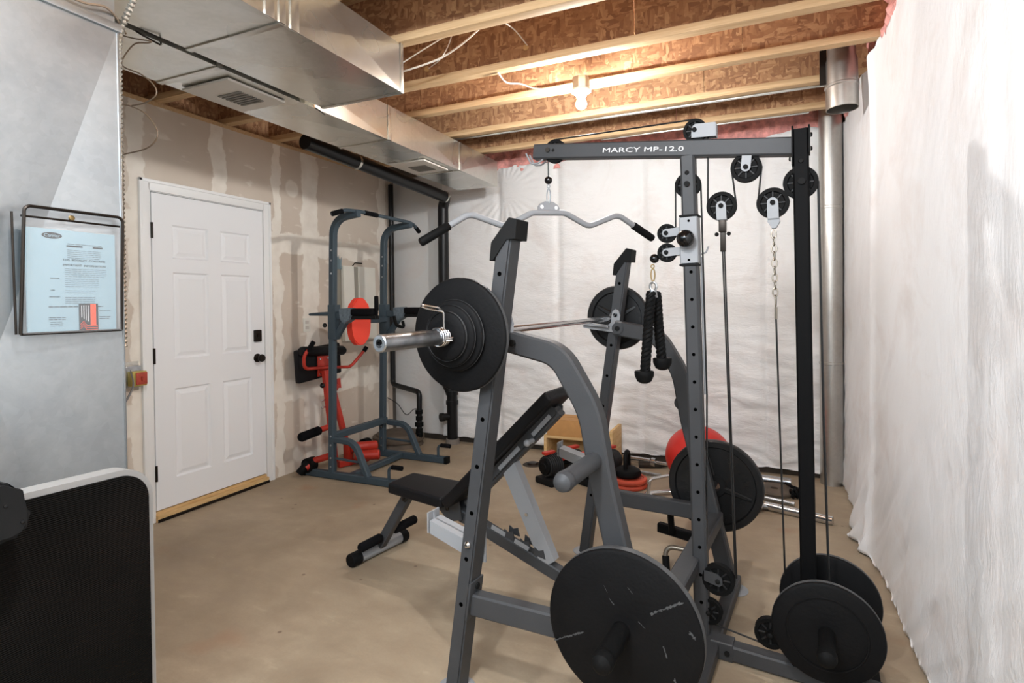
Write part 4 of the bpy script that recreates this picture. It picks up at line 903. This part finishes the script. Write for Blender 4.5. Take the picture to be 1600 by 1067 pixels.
# ------------------------------------------------------------------ triceps rope
tr = thing('triceps_rope', 'black twisted triceps rope with two end knobs hanging from the tower slider', 'rope', (.537, TU, 1.5), RK)
b = N(); ball(b, (.546, TU, 1.546), .019, seg=18); part('stop_ball', b, 'knob', tr)
b = N(); torus(b, (.538, TU, 1.515), .007, .0022, (0, 1, 0), 14, 6); torus(b, (.539, TU, 1.480), .008, .0028, (0, 1, 0), 18, 6, 3.2); part('snap_hook', b, 'brass', tr)
b = N(); torus(b, (.540, TU, 1.432), .013, .005, (0, 1, 0), 18, 8, 1.3); cyl(b, (.541, TU-.012, 1.418), (.543, TU-.012, 1.386), .015, 16, .019); part('rope_clamp', b, 'chrome_w', tr)
def rope(path, R=.0185, pitch=.055):
    b = N(); L = [0]
    for p, q in zip(path, path[1:]): L.append(L[-1]+(q-p).length)
    for s in range(3):
        pts = []
        for k in range(90):
            d = L[-1]*k/89; i = min(max(j for j in range(len(L)) if L[j] <= d+1e-9), len(path)-2)
            T = (path[i+1]-path[i]).normalized(); X = Vector((1, 0, 0)); X = (X-T*X.dot(T)).normalized(); Y = T.cross(X); a = 2*PI*(d/pitch)+2*PI*s/3
            pts.append(path[i].lerp(path[i+1], (d-L[i])/(L[i+1]-L[i]))+(X*math.cos(a)+Y*math.sin(a))*R*.55)
        tube(b, pts, R*.62, 7)
    return part('rope_strand', b, 'rubber', tr)
rope(fillet([Vector(p) for p in ((.537, TU-.022, 1.405), (.530, TU-.035, 1.30), (.517, TU-.05, 1.085))], .3)); rope(fillet([Vector(p) for p in ((.549, TU+.012, 1.405), (.553, TU+.035, 1.25), (.560, TU+.05, 1.125))], .3))
for c_ in ((.514, TU-.052, 1.090), (.562, TU+.052, 1.135)):
    b = N(); lathe(b, [(0, 0), (.037, 0), (.039, -.004), (.038, -.020), (.028, -.042), (.013, -.050), (0, -.051)], c_, (0, 0, 1), 24); part('end_knob', b, 'rubber', tr)
# ------------------------------------------------------------------ incline bench
bn = thing('incline_bench', 'black padded adjustable bench with raised backrest inside the rack', 'bench', (-.4, .69, 0), RK)
def pad(lo, hi, th, u0, u1, name, parent, taper=0., m='vinyl'):
    """pad whose top runs from lo to hi (v,z)"""
    d = Vector((hi[0]-lo[0], 0, hi[1]-lo[1])); L = d.length; d.normalize(); n = Vector((-d.z, 0, d.x)); b = N()
    r = bmesh.ops.create_cube(b, size=1); 
    for v in b.verts:
        l = v.co.x+.5; uu = v.co.y; h = v.co.z-.5; w = (u1-u0)/2-(taper*(1-l) if taper > 0 else -taper*l*-1)
        v.co = Vector((lo[0], (u0+u1)/2, lo[1]))+d*(L*l)+n*(h*th)+Vector((0, uu*2*w, 0))
    bmesh.ops.bevel(b, geom=b.edges[:], offset=.014, segments=3, affect='EDGES', profile=.6)
    return part(name, b, m, parent, ang=60)
pad((-.838, .445), (-.475, .430), .055, .565, .835, 'seat_pad', bn, .03)
pad((-.485, .415), (.085, .985), .052, .565, .825, 'back_pad', bn)
b = N(); beam(b, (-.40, .70, .375), (.098, .70, .880), .045, .06, (0, 1, 0)); part('back_rail', b, 'steel', bn)
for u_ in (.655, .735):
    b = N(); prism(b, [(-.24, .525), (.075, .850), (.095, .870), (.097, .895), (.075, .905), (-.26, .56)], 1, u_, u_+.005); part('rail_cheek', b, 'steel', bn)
b = N(); beam(b, (-.02, .654, .765), (.07, .654, .862), .020, .003, (0, 1, 0), .001); beam(b, (-.20, .654, .585), (-.09, .654, .70), .020, .003, (0, 1, 0), .001); part('lit_cheek_strips', b, 'steel_l', bn, kind='stuff')  # pale strips painting the light that falls on the rail cheek
b = N(); cyl(b, (-.02, .60, .74), (-.02, .655, .74), .012, 14); ball(b, (-.02, .60, .74), .016, seg=12); part('adjust_pin', b, 'steel_l', bn)
b = N(); prism(b, [(-.205, .595), (-.135, .635), (.075, .195), (.012, .150)], 1, .675, .725); part('support_strut', b, 'steel_l', bn)
b = N(); cyl(b, (-.065, .674, .385), (-.065, .668, .385), .008, 12); part('bolt', b, 'chrome', bn)
b = N(); beam(b, (-.62, .70, .375), (-.42, .70, .305), .06, .055, (0, 1, 0)); beam(b, (-.45, .70, .318), (.33, .70, .045), .06, .055, (0, 1, 0)); mb = part('main_beam', b, 'steel', bn)
b = N()
for v_ in (-.16, -.075, .0):
    z_ = .215-.35*v_; prism(b, [(v_-.03, z_-.01), (v_-.025, z_+.025), (v_-.005, z_+.012), (v_+.02, z_+.02), (v_+.03, z_-.02)], 1, .672, .678); prism(b, [(v_-.03, z_-.01), (v_-.025, z_+.025), (v_-.005, z_+.012), (v_+.02, z_+.02), (v_+.03, z_-.02)], 1, .722, .728)
part('notch_rack', b, 'steel', mb)
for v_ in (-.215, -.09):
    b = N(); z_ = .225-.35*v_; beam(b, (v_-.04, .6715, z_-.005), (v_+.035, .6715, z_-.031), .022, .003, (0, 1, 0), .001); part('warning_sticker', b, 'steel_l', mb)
b = N(); beam(b, (.33, .50, .03), (.33, .90, .03), .05, .05, (0, 0, 1)); part('rear_foot', b, 'steel', bn)
b = N(); prism(b, [(-.56, .40), (-.44, .40), (-.42, .30), (-.50, .28), (-.57, .345)], 1, .66, .668); prism(b, [(-.56, .40), (-.44, .40), (-.42, .30), (-.50, .28), (-.57, .345)], 1, .732, .74); sp = part('seat_bracket', b, 'steel', bn)
b = N(); cyl(b, (-.505, .66, .345), (-.505, .655, .345), .010, 12); part('bolt', b, 'knob', sp)
b = N(); beam(b, (-.775, .70, .375), (-.985, .70, .055), .05, .052, (0, 1, 0)); part('front_leg', b, 'steel', bn)
b = N(); ball(b, (-.79, .672, .345), .018, (1, .5, 1), 14); part('clamp_knob', b, 'knob', bn)
b = N(); cyl(b, (-1.013, .53, .036), (-.985, .87, .036), .032, 24); part('front_foot', b, 'steel_l', bn)
for a_, c_ in (((-1.0155, .500, .036), (-1.010, .560, .036)), ((-.980, .905, .036), (-.985, .855, .036))):
    b = N(); tube(b, [a_, Vector(a_).lerp(Vector(c_), .1), c_], .0355, 24, radii=[.9, 1, 1]); part('foot_cap', b, 'rubber', bn)
for a_, c_ in (((-.965, .52, .105), (-.952, .665, .112)), ((-.92, .735, .135), (-.905, .90, .14))):
    b = N(); tube(b, [a_, Vector(a_).lerp(Vector(c_), .05), Vector(a_).lerp(Vector(c_), .95), c_], .0245, 20, radii=[.8, 1, 1, .8]); part('leg_roller', b, 'foam', bn)
# ================================================================== PULL-UP TOWER (room frame)
pt = thing('pull_up_tower', 'dark blue-grey pull-up and dip tower by the drywall', 'pull-up tower', (-2.95, 3.83, 0))
Y1, Y2 = 3.475, 4.175
for y, nr in ((Y1, True), (Y2, False)):
    dx = 0 if nr else -.042
    b = N(); beam(b, (-3.385, y, .030), (-2.50, y, .030), .05, .055, (0, 0, 1)); part('base_rail', b, 'slate', pt)
    for x in (-3.395, -2.495):
        b = N(); box(b, (x, y, .030), (.03, .062, .058), None, .005); part('rail_cap', b, 'rubber', pt)
    b = N(); cyl(b, (-3.36, y-.035, .085), (-3.36, y+.035, .085), .058, 24); part('transport_wheel', b, 'rubber', pt)
    b = N(); sweep(b, fillet([(-3.125+dx, y, .05), (-3.085+dx, y, 1.80), (-3.075+dx, y, 2.045), (-2.83, y, 2.072)], [2, .20], 8), rrect(.052, .05, .007), binorm=(0, 1, 0)); up_ = part('upright', b, 'slate', pt)
    bolts(up_, [(-3.122+dx+.023*z, y-.0255, z) for z in (.10, .17, .27, .34, 1.62, 1.72, 1.80)], (0, -1, 0), 'chrome_w', .008, .006)
    b = N(); sweep(b, fillet([(-3.10, y, .315), (-2.90, y, .305), (-2.775, y, .05)], .13, 8), rrect(.045, .05, .008), binorm=(0, 1, 0)); part('step_arch', b, 'slate', pt)
    b = N(); cyl(b, (-3.11, y, .165), (-2.83, y, .155), .010, 10); part('step_rod', b, 'slate', pt)
    # push-up handle
    b = N(); tube(b, fillet([(-2.575, y-.01, .05), (-2.575, y-.01, .155), (-2.47, y-.01, .155)], .035), .012, 12); ph = part('push_up_handle', b, 'slate', pt)
    b = N(); cyl(b, (-2.545, y-.01, .155), (-2.455, y-.01, .155), .018, 14); part('grip', b, 'foam', ph)
    # dip arm
    b = N(); box(b, (-3.085+dx, y, 1.24), (.075, .062, .27), None, .004); ar = part('arm_sleeve', b, 'slate', pt)
    b = N(); beam(b, (-3.09, y, 1.29), (-2.93, y, 1.29), .055, .05, (0, 1, 0)); beam(b, (-3.07, y, 1.115), (-2.935, y, 1.29), .042, .048, (0, 1, 0)); part('arm_brace', b, 'slate', ar)
    b = N(); prism(b, [(-3.01, 1.345), (-2.90, 1.350), (-2.875, 1.33), (-2.90, 1.26), (-2.96, 1.225), (-3.0, 1.26)], 1, y-.038, y+.038); bmesh.ops.bevel(b, geom=b.edges[:], offset=.006, segments=2, affect='EDGES'); part('arm_bracket', b, 'slate_m', ar)
    b = N(); box(b, (-2.79, y, 1.318), (.21, .085, .055), None, .018); part('forearm_pad', b, 'foam', ar)
    b = N(); beam(b, (-2.93, y, 1.275), (-2.67, y, 1.275), .03, .05, (0, 1, 0)); part('pad_plate', b, 'black_cap', ar)
    b = N(); cyl(b, (-2.675, y, 1.27), (-2.675, y, 1.34), .011, 12); tube(b, [(-2.675, y, 1.325), (-2.675, y, 1.335), (-2.675, y, 1.43), (-2.675, y, 1.437)], .017, 14, radii=[.9, 1, 1, .8]); part('hand_grip', b, 'foam', ar)
b = N(); tube(b, [(-3.09, Y1, 1.305), (-3.31, Y1-.02, 1.300), (-3.32, Y1-.02, 1.300)], .018, 14, radii=[1, .6, .4]); part('side_peg', b, 'slate', pt)
b = N(); ball(b, (-3.14, Y1-.045, 1.215), .018, seg=12); part('lock_knob', b, 'knob', pt)
b = N(); tube(b, fillet([(-2.95, Y2-.10, 1.27), (-2.93, Y2-.10, 1.19), (-2.90, Y2-.02, 1.165), (-2.93, Y2, 1.22)], .04), .014, 12); part('dip_strap', b, 'rubber', pt)
b = N(); tube(b, fillet([(-2.915, 3.27, 2.045), (-2.865, 3.37, 2.085), (-2.845, 3.50, 2.092), (-2.845, 4.17, 2.092), (-2.865, 4.27, 2.085), (-2.90, 4.41, 2.038)], .08, 6), .0145, 14); part('pull_up_bar', b, 'slate', pt)
for a_, c_ in (((-2.915, 3.27, 2.045), (-2.876, 3.348, 2.0762)), ((-2.90, 4.41, 2.038), (-2.878, 4.322, 2.0675)), ((-2.845, 3.56, 2.092), (-2.845, 3.72, 2.092))):
    b = N(); tube(b, [a_, Vector(a_).lerp(Vector(c_), .06), c_], .019, 14, radii=[.8, 1, 1]); part('bar_grip', b, 'foam', pt)
for x, z, w in ((-3.118, .335, .055), (-3.10, 1.24, .05)):
    b = N(); beam(b, (x, Y1+.02, z), (x, Y2-.02, z), .05, w, (0, 0, 1)); part('cross_bar', b, 'slate', pt)
b = N(); beam(b, (-2.955, Y1+.02, .034), (-2.955, Y2-.02, .034), .05, .045, (0, 0, 1)); part('base_cross_bar', b, 'slate', pt)
b = N(); pts = []
for k in range(40):
    a = 2*PI*k/40; pts.append((3.712+.118*math.copysign(abs(math.cos(a))**.85, math.cos(a)), 1.235+.195*math.copysign(abs(math.sin(a))**.92, math.sin(a))))
prism(b, pts, 0, -3.065, -3.01); bmesh.ops.bevel(b, geom=[e for e in b.edges if abs(e.verts[0].co.x-e.verts[1].co.x) < 1e-5], offset=.008, segments=2, affect='EDGES')
part('back_pad', b, 'red_pad', pt, 'bright red oval back pad')
# ------------------------------------------------------------------ red hyperextension bench
hb = thing('hyperextension_bench', 'red and black folded back-extension bench against the drywall', 'bench', (-3.35, 3.72, 0))
b = N(); box(b, (-3.42, 3.655, .895), (.05, .50, .27), Matrix.Rotation(math.radians(4), 3, 'X'), .018); part('thigh_pad', b, 'vinyl', hb)
b = N(); tube(b, [(-3.375, 3.41, 1.005), (-3.375, 3.43, 1.004), (-3.375, 3.90, .975), (-3.375, 3.92, .974)], .04, 18, radii=[.75, 1, 1, .75]); part('pad_roll', b, 'vinyl', hb)
b = N(); box(b, (-3.385, 3.68, .865), (.012, .15, .17), None, .004); bk_ = part('pad_plate', b, 'red', hb)
bolts(bk_, [(-3.379, y, z) for y, z in ((3.63, .925), (3.72, .925), (3.63, .80), (3.68, .80))], (1, 0, 0), 'chrome')
b = N(); tube(b, fillet([(-3.28, 3.46, 1.085), (-3.33, 3.40, .97), (-3.35, 3.42, .865), (-3.35, 3.69, .850), (-3.34, 3.96, .825), (-3.30, 4.06, .93), (-3.27, 4.10, .995)], [.09, .06, .2, .08, .2], 6), .0135, 12); hbz = part('handlebar', b, 'red', hb)
for a_, c_ in (((-3.28, 3.46, 1.085), (-3.315, 3.425, 1.005)), ((-3.27, 4.10, .995), (-3.285, 4.078, .955))):
    b = N(); tube(b, [a_, Vector(a_).lerp(Vector(c_), .06), c_], .019, 14, radii=[.8, 1, 1]); part('grip', b, 'foam', hbz)
b = N(); beam(b, (-3.35, 3.655, .83), (-3.30, 3.70, .06), .045, .05, (0, 1, 0)); part('main_post', b, 'red', hb)
b = N(); beam(b, (-3.37, 3.745, .72), (-3.30, 3.87, .10), .04, .05, (0, 1, 0)); part('rear_post', b, 'red', hb)
b = N(); beam(b, (-3.34, 3.66, .76), (-3.34, 3.78, .66), .05, .04, (1, 0, 0)); part('hinge_plate', b, 'red', hb)
b = N(); prism(b, [(3.80, .74), (3.84, .74), (3.85, .655), (3.81, .66)], 0, -3.36, -3.35); part('latch_tab', b, 'red', hb)
b = N(); ball(b, (-3.33, 3.60, .71), .022, seg=14); part('lock_knob', b, 'knob', hb)
for z in (.585, .525):
    b = N(); cyl(b, (-3.345, 3.60, z), (-3.342, 3.67, z), .008, 10); part('stop_pin', b, 'chrome', hb)
b = N(); cyl(b, (-3.34, 3.54, .345), (-3.33, 3.66, .355), .024, 16); part('roller_axle', b, 'red', hb)
b = N(); tube(b, [(-3.35, 3.365, .328), (-3.35, 3.38, .329), (-3.34, 3.56, .345), (-3.34, 3.57, .346)], .037, 20, radii=[.75, 1, 1, .8]); part('ankle_roller', b, 'foam', hb)
b = N(); tube(b, fillet([(-3.36, 3.43, .07), (-3.33, 3.50, .115), (-3.30, 3.68, .12)], .05), .028, 14); part('front_tube', b, 'red', hb)
b = N(); tube(b, fillet([(-3.40, 3.40, .03), (-3.365, 3.44, .09), (-3.34, 3.52, .115)], .04), .032, 14); part('foot_cap', b, 'rubber', hb)
b = N(); box(b, (-3.24, 3.80, .13), (.06, .06, .15), None, .004); beam(b, (-3.28, 3.72, .03), (-3.18, 3.98, .03), .05, .05, (0, 0, 1)); part('base_bracket', b, 'red', hb)
for p_, q_ in (((-3.22, 3.80, .16), (-3.08, 3.98, .15)), ((-3.17, 3.80, .095), (-2.99, 3.90, .10))):
    b = N(); tube(b, [p_, Vector(p_).lerp(Vector(q_), .04), Vector(p_).lerp(Vector(q_), .96), q_], .042, 18, radii=[.85, 1, 1, .85]); part('foot_tube', b, 'red', hb)
# ------------------------------------------------------------------ folded treadmill in the left foreground
td = thing('folded_treadmill', 'black ribbed treadmill deck with a silver edge folded upright before the plenum', 'treadmill', (-1.32, .45, 0))
b = N(); TX, a0, a1, zt = -1.335, -.75, .875, 1.0
def deck(off, y_a, y_b, z_b, z_t, r): return [(y_a, z_b), (y_b, z_b)] + [(y_b-r+r*math.cos(math.radians(t)), z_t-r+r*math.sin(math.radians(t))) for t in range(0, 91, 9)] + [(y_a, z_t+.04)]
prism(b, deck(0, a0, a1, .02, zt, .075), 0, TX-.05, TX-.004); part('deck_rail', b, 'silver', td)
b = N(); prism(b, deck(0, a0, a1-.013, .02, zt-.013, .064), 0, TX-.01, TX+.002); part('running_belt', b, 'tread', td)
b = N(); prism(b, [(.46, 1.065), (.555, 1.062), (.568, 1.03), (.592, 1.0), (.592, .975), (.58, .952), (.556, .945), (.46, .955)], 0, TX-.02, TX+.085); bmesh.ops.bevel(b, geom=b.edges[:], offset=.010, segments=3, affect='EDGES'); hn = part('pivot_housing', b, 'black_cap', td)
b = N(); box(b, (TX+.084, .51, 1.035), (.006, .06, .022), None, .002); part('housing_recess', b, 'knob', hn)
for y, z in ((.550, 1.015), (.575, .978)):
    b = N(); lathe(b, [(0, 0), (.004, 0), (.003, .002), (0, .0025)], (TX+.0845, y, z), (1, 0, 0), 10); part('screw', b, 'knob', hn)
# ------------------------------------------------------------------ items along the back wall
sb = thing('wooden_shelf_box', 'open pine box shelf standing on the floor behind the dumbbells', 'shelf', (-1.43, 4.66, 0))
x0, x1, y0, y1, zt = -1.735, -1.135, 4.52, 4.84, .235
for nm, lo_, hi_ in (('side_board', (x0, y0, 0), (x0+.025, y1, zt-.022)), ('side_board', (x1-.025, y0, 0), (x1, y1, zt+.08)), ('top_board', (x0, y0, zt-.022), (x1-.026, y1, zt)), ('back_board', (x0+.026, y1-.015, 0), (x1-.026, y1, zt-.024))):
    b = N(); box2(b, lo_, hi_, .002); part(nm, b, 'board', sb)
cb = thing('cardboard_box', 'closed brown cardboard box resting on the pine shelf box', 'box', (-1.56, 4.62, zt))
b = N(); box2(b, (-1.71, 4.53, zt+.001), (-1.385, 4.78, zt+.135), .004); part('carton', b, 'card', cb)
for y in (4.595, 4.715):
    pass
b = N(); box2(b, (-1.708, 4.532, zt+.136), (-1.387, 4.652, zt+.139)); part('flap', b, 'card', cb)
b = N(); box2(b, (-1.708, 4.658, zt+.136), (-1.387, 4.778, zt+.139)); part('flap', b, 'card', cb)
def dumbbell(label, x, y, rz):
    fr_ = Frame((x, y, 0), rz); t = thing('adjustable_dumbbell', label, 'dumbbell', (0, 0, 0), fr_, 'adjustable dumbbells by the shelf box')
    b = N(); box(b, (0, 0, .025), (.19, .40, .05), None, .015); part('cradle', b, 'black_cap', t)
    b = N(); cyl(b, (0, -.07, .135), (0, .07, .135), .018, 16); part('handle', b, 'black_cap', t)
    b = N(); box(b, (0, 0, .175), (.06, .13, .035), None, .006); part('red_guard', b, 'red', t)
    for s in (-1, 1):
        for k in range(7):
            b = N(); R = .10-.004*k; lathe(b, [(0, -.005), (R-.004, -.005), (R, -.002), (R, .004), (R-.004, .0055), (0, .0055)], (0, s*(.078+.0155*k), .135), (0, 1, 0), 26); part('disc', b, 'db_grey', t)
        b = N(); lathe(b, [(0, 0), (.062, 0), (.058, .014), (.035, .018), (.03, .024), (0, .024)], (0, s*.178, .135), (0, s, 0), 24); part('dial', b, 'rubber', t)
        b = N(); box(b, (-.012, s*.128, .232), (.045, .105, .022), None, .005); part('red_selector', b, 'red', t)
    return t
dumbbell('black and red adjustable dumbbell in its cradle, the one nearer the bench', -1.43, 4.12, math.radians(-28)); dumbbell('black and red adjustable dumbbell partly hidden behind the curved rack leg', -1.16, 4.22, math.radians(-28))
t = thing('floor_drain', 'small round dark floor drain near the back wall', 'drain', (-1.80, 4.42, 0))
b = N(); lathe(b, [(0, .006), (.075, .006), (.085, 0), (0, 0)], (-1.80, 4.42, 0), (0, 0, 1), 28); part('rim', b, 'dirt', t)
b = N(); lathe(b, [(0, .024), (.04, .02), (.055, .006), (0, .006)], (-1.80, 4.42, 0), (0, 0, 1), 20); part('cap', b, 'bronze', t)
def flatplate(label, x, y, z, R, th, m, name='rubber_plate', cat='weight plate', group=None, tilt=0):
    t = thing(name, label, cat, (x, y, z), group=group)
    b = N(); lathe(b, [(.026, 0), (R*.9, 0), (R-.004, th*.15), (R, th*.5), (R-.004, th*.85), (R*.9, th), (R*.80, th), (R*.76, th*.8), (.05, th*.8), (.045, th), (.026, th), (.026, 0)], (x, y, z), (tilt, 0, 1), 44); part('disc', b, m, t)
    b = N(); lathe(b, [(.02, -.0005), (.0265, -.0005), (.0265, th+.0005), (.02, th+.0005)], (x, y, z), (tilt, 0, 1), 24); part('steel_insert', b, 'chrome_w', t); return t
KX, KY = -.925, 4.16
flatplate('lower of the two red rubber plates under the kettlebell', KX, KY, .001, .135, .036, 'red_rubber', group='red plates under the kettlebell'); flatplate('upper of the two red rubber plates right beneath the kettlebell', KX+.004, KY-.003, .038, .133, .036, 'red_rubber', group='red plates under the kettlebell')
t = thing('kettlebell', 'dark kettlebell with an upright loop handle on stacked red plates', 'kettlebell', (KX, KY+.01, .076))
b = N(); lathe(b, [(0, 0), (.085, 0), (.097, .010), (.10, .028), (.092, .048), (.06, .066), (.03, .072), (0, .074)], (KX-.01, KY+.01, .0755), (0, 0, 1), 32); part('bell', b, 'iron', t)
b = N(); tube(b, fillet([(KX-.012, KY-.045, .125), (KX-.014, KY-.05, .255), (KX-.014, KY+.065, .255), (KX-.012, KY+.06, .125)], .055, 7), .016, 14); part('handle', b, 'iron', t)
t = thing('exercise_ball', 'large red exercise ball against the back wall behind the ribbed plate', 'ball', (-.465, 4.33, 0))
R = .232; b = N(); ball(b, (-.450, 4.36, R*.95), R, (1.02, 1, .97), 48); part('ball_skin', b, 'red_ball', t)
def rod(label, p, q, r, m='chrome', name='chrome_bar', caps=None, sleeves=()):
    t = thing(name, label, 'bar', tuple((Vector(p)+Vector(q))/2)); b = N(); cyl(b, p, q, r, 16); part('shaft', b, m, t)
    for (f0, f1, rr) in sleeves:
        P, Q = Vector(p), Vector(q); b = N(); cyl(b, P.lerp(Q, f0), P.lerp(Q, f1), rr, 18); part('sleeve', b, m, t)
    return t
rod('chrome bar with a thick sleeve along the back wall behind the kettlebell', (-1.10, 4.72, .055), (-.02, 4.60, .035), .013, sleeves=[(0, .22, .026), (.23, .26, .036)])
rod('thin steel bar on the floor in front of the sleeved chrome bar', (-1.08, 4.52, .018), (-.74, 4.45, .018), .013, 'chrome_w', sleeves=[(0, .04, .022)])
rod('thick chrome bar end showing right of the ribbed plate near the back wall', (-.25, 4.62, .034), (.175, 4.585, .034), .030, 'chrome_w')
rod('slim steel dumbbell rod pointing right between the ribbed plate and the black post', (-.20, 4.27, .02), (.18, 4.16, .016), .014, 'chrome_w')
t = thing('hex_trap_bar', 'chrome trap bar frame lying under the red exercise ball', 'bar', (-.45, 4.10, 0))
b = N(); hexp = [(-.68, 3.90), (-.77, 3.97), (-.62, 4.08), (-.10, 4.10), (.00, 4.03), (-.12, 3.84)]
tube(b, fillet([(x_, y_, .024) for x_, y_ in hexp]+[(-.68, 3.90, .024)], .02), .016, 12); part('hex_frame', b, 'chrome', t)
b = N(); cyl(b, (.00, 4.03, .026), (.375, 3.90, .026), .0265, 22); part('sleeve', b, 'chrome', t)
b = N(); cyl(b, (-.13, 3.965, .024), (.03, 4.02, .024), .018, 14); part('sleeve_arm', b, 'chrome_w', t)
b = N(); tube(b, fillet([(-.74, 3.93, .03), (-.73, 3.94, .14), (-.60, 4.06, .15), (-.59, 4.07, .03)], .03), .012, 12); part('raised_handle', b, 'chrome', t)
b = N(); lathe(b, [(.025, 0), (.135, 0), (.14, .008), (.14, .022), (.13, .030), (.05, .028), (.025, .03), (.025, 0)], (.06, 4.42, .0), (0, 0, 1), 40); solo('flat_floor_plate', 'grey-brown plate lying flat on the floor beside the black post', 'weight plate', (.06, 4.42, 0), b, 'tile')
b = N()
for k in range(4): torus(b, (.17+.026*k, 4.315+.014*k, .036), .026, .009, (.8, .25, .2), 18, 8)
tube(b, fillet([(.14, 4.50, .05), (.17, 4.40, .06), (.24, 4.36, .05), (.27, 4.34, .03)], .04), .011, 10); solo('coiled_strap', 'black coiled strap with yellow edges beside the flat floor plate', 'strap', (.2, 4.33, 0), b, 'rubber')
b = N(); tube(b, fillet([(-.80, 4.70, .02), (-.70, 4.80, .03), (-.4, 4.76, .03), (-.2, 4.80, .03)], .05), .018, 8); tube(b, [(-.95, 4.66, .03), (-.78, 4.72, .03)], .03, 8)
solo('floor_debris', 'dark rolled scrap along the foot of the back wall', 'scrap', (-.6, 4.75, 0), b, 'dirt')
t = thing('cable_handle', 'bent chrome handle with a dark grip standing behind the tower post', 'handle', (.46, 1.2, 0), RK)
b = N(); tube(b, fillet([(.455, 1.19, .01), (.44, 1.22, .13), (.60, 1.22, .13), (.62, 1.18, .01)], .04), .0125, 14); part('bent_tube', b, 'chain', t)
b = N(); cyl(b, (.454, 1.19, .012), (.4465, 1.208, .085), .018, 14); part('grip', b, 'rubber', t)
b = N(); box(b, (.35, 1.0, .02), (.05, .05, .02)); bm_ = b; b.free()
t = thing('chrome_knurled_end', 'small chrome bar end standing at the very bottom beneath the huge plate', 'bar', (.50, -.12, 0), RK)
b = N(); lathe(b, [(0, .10), (.010, .098), (.022, .05), (.030, 0), (0, 0)], (.478, -.17, 0), (0, 0, 1), 20); part('cone_end', b, 'chrome_w', t)
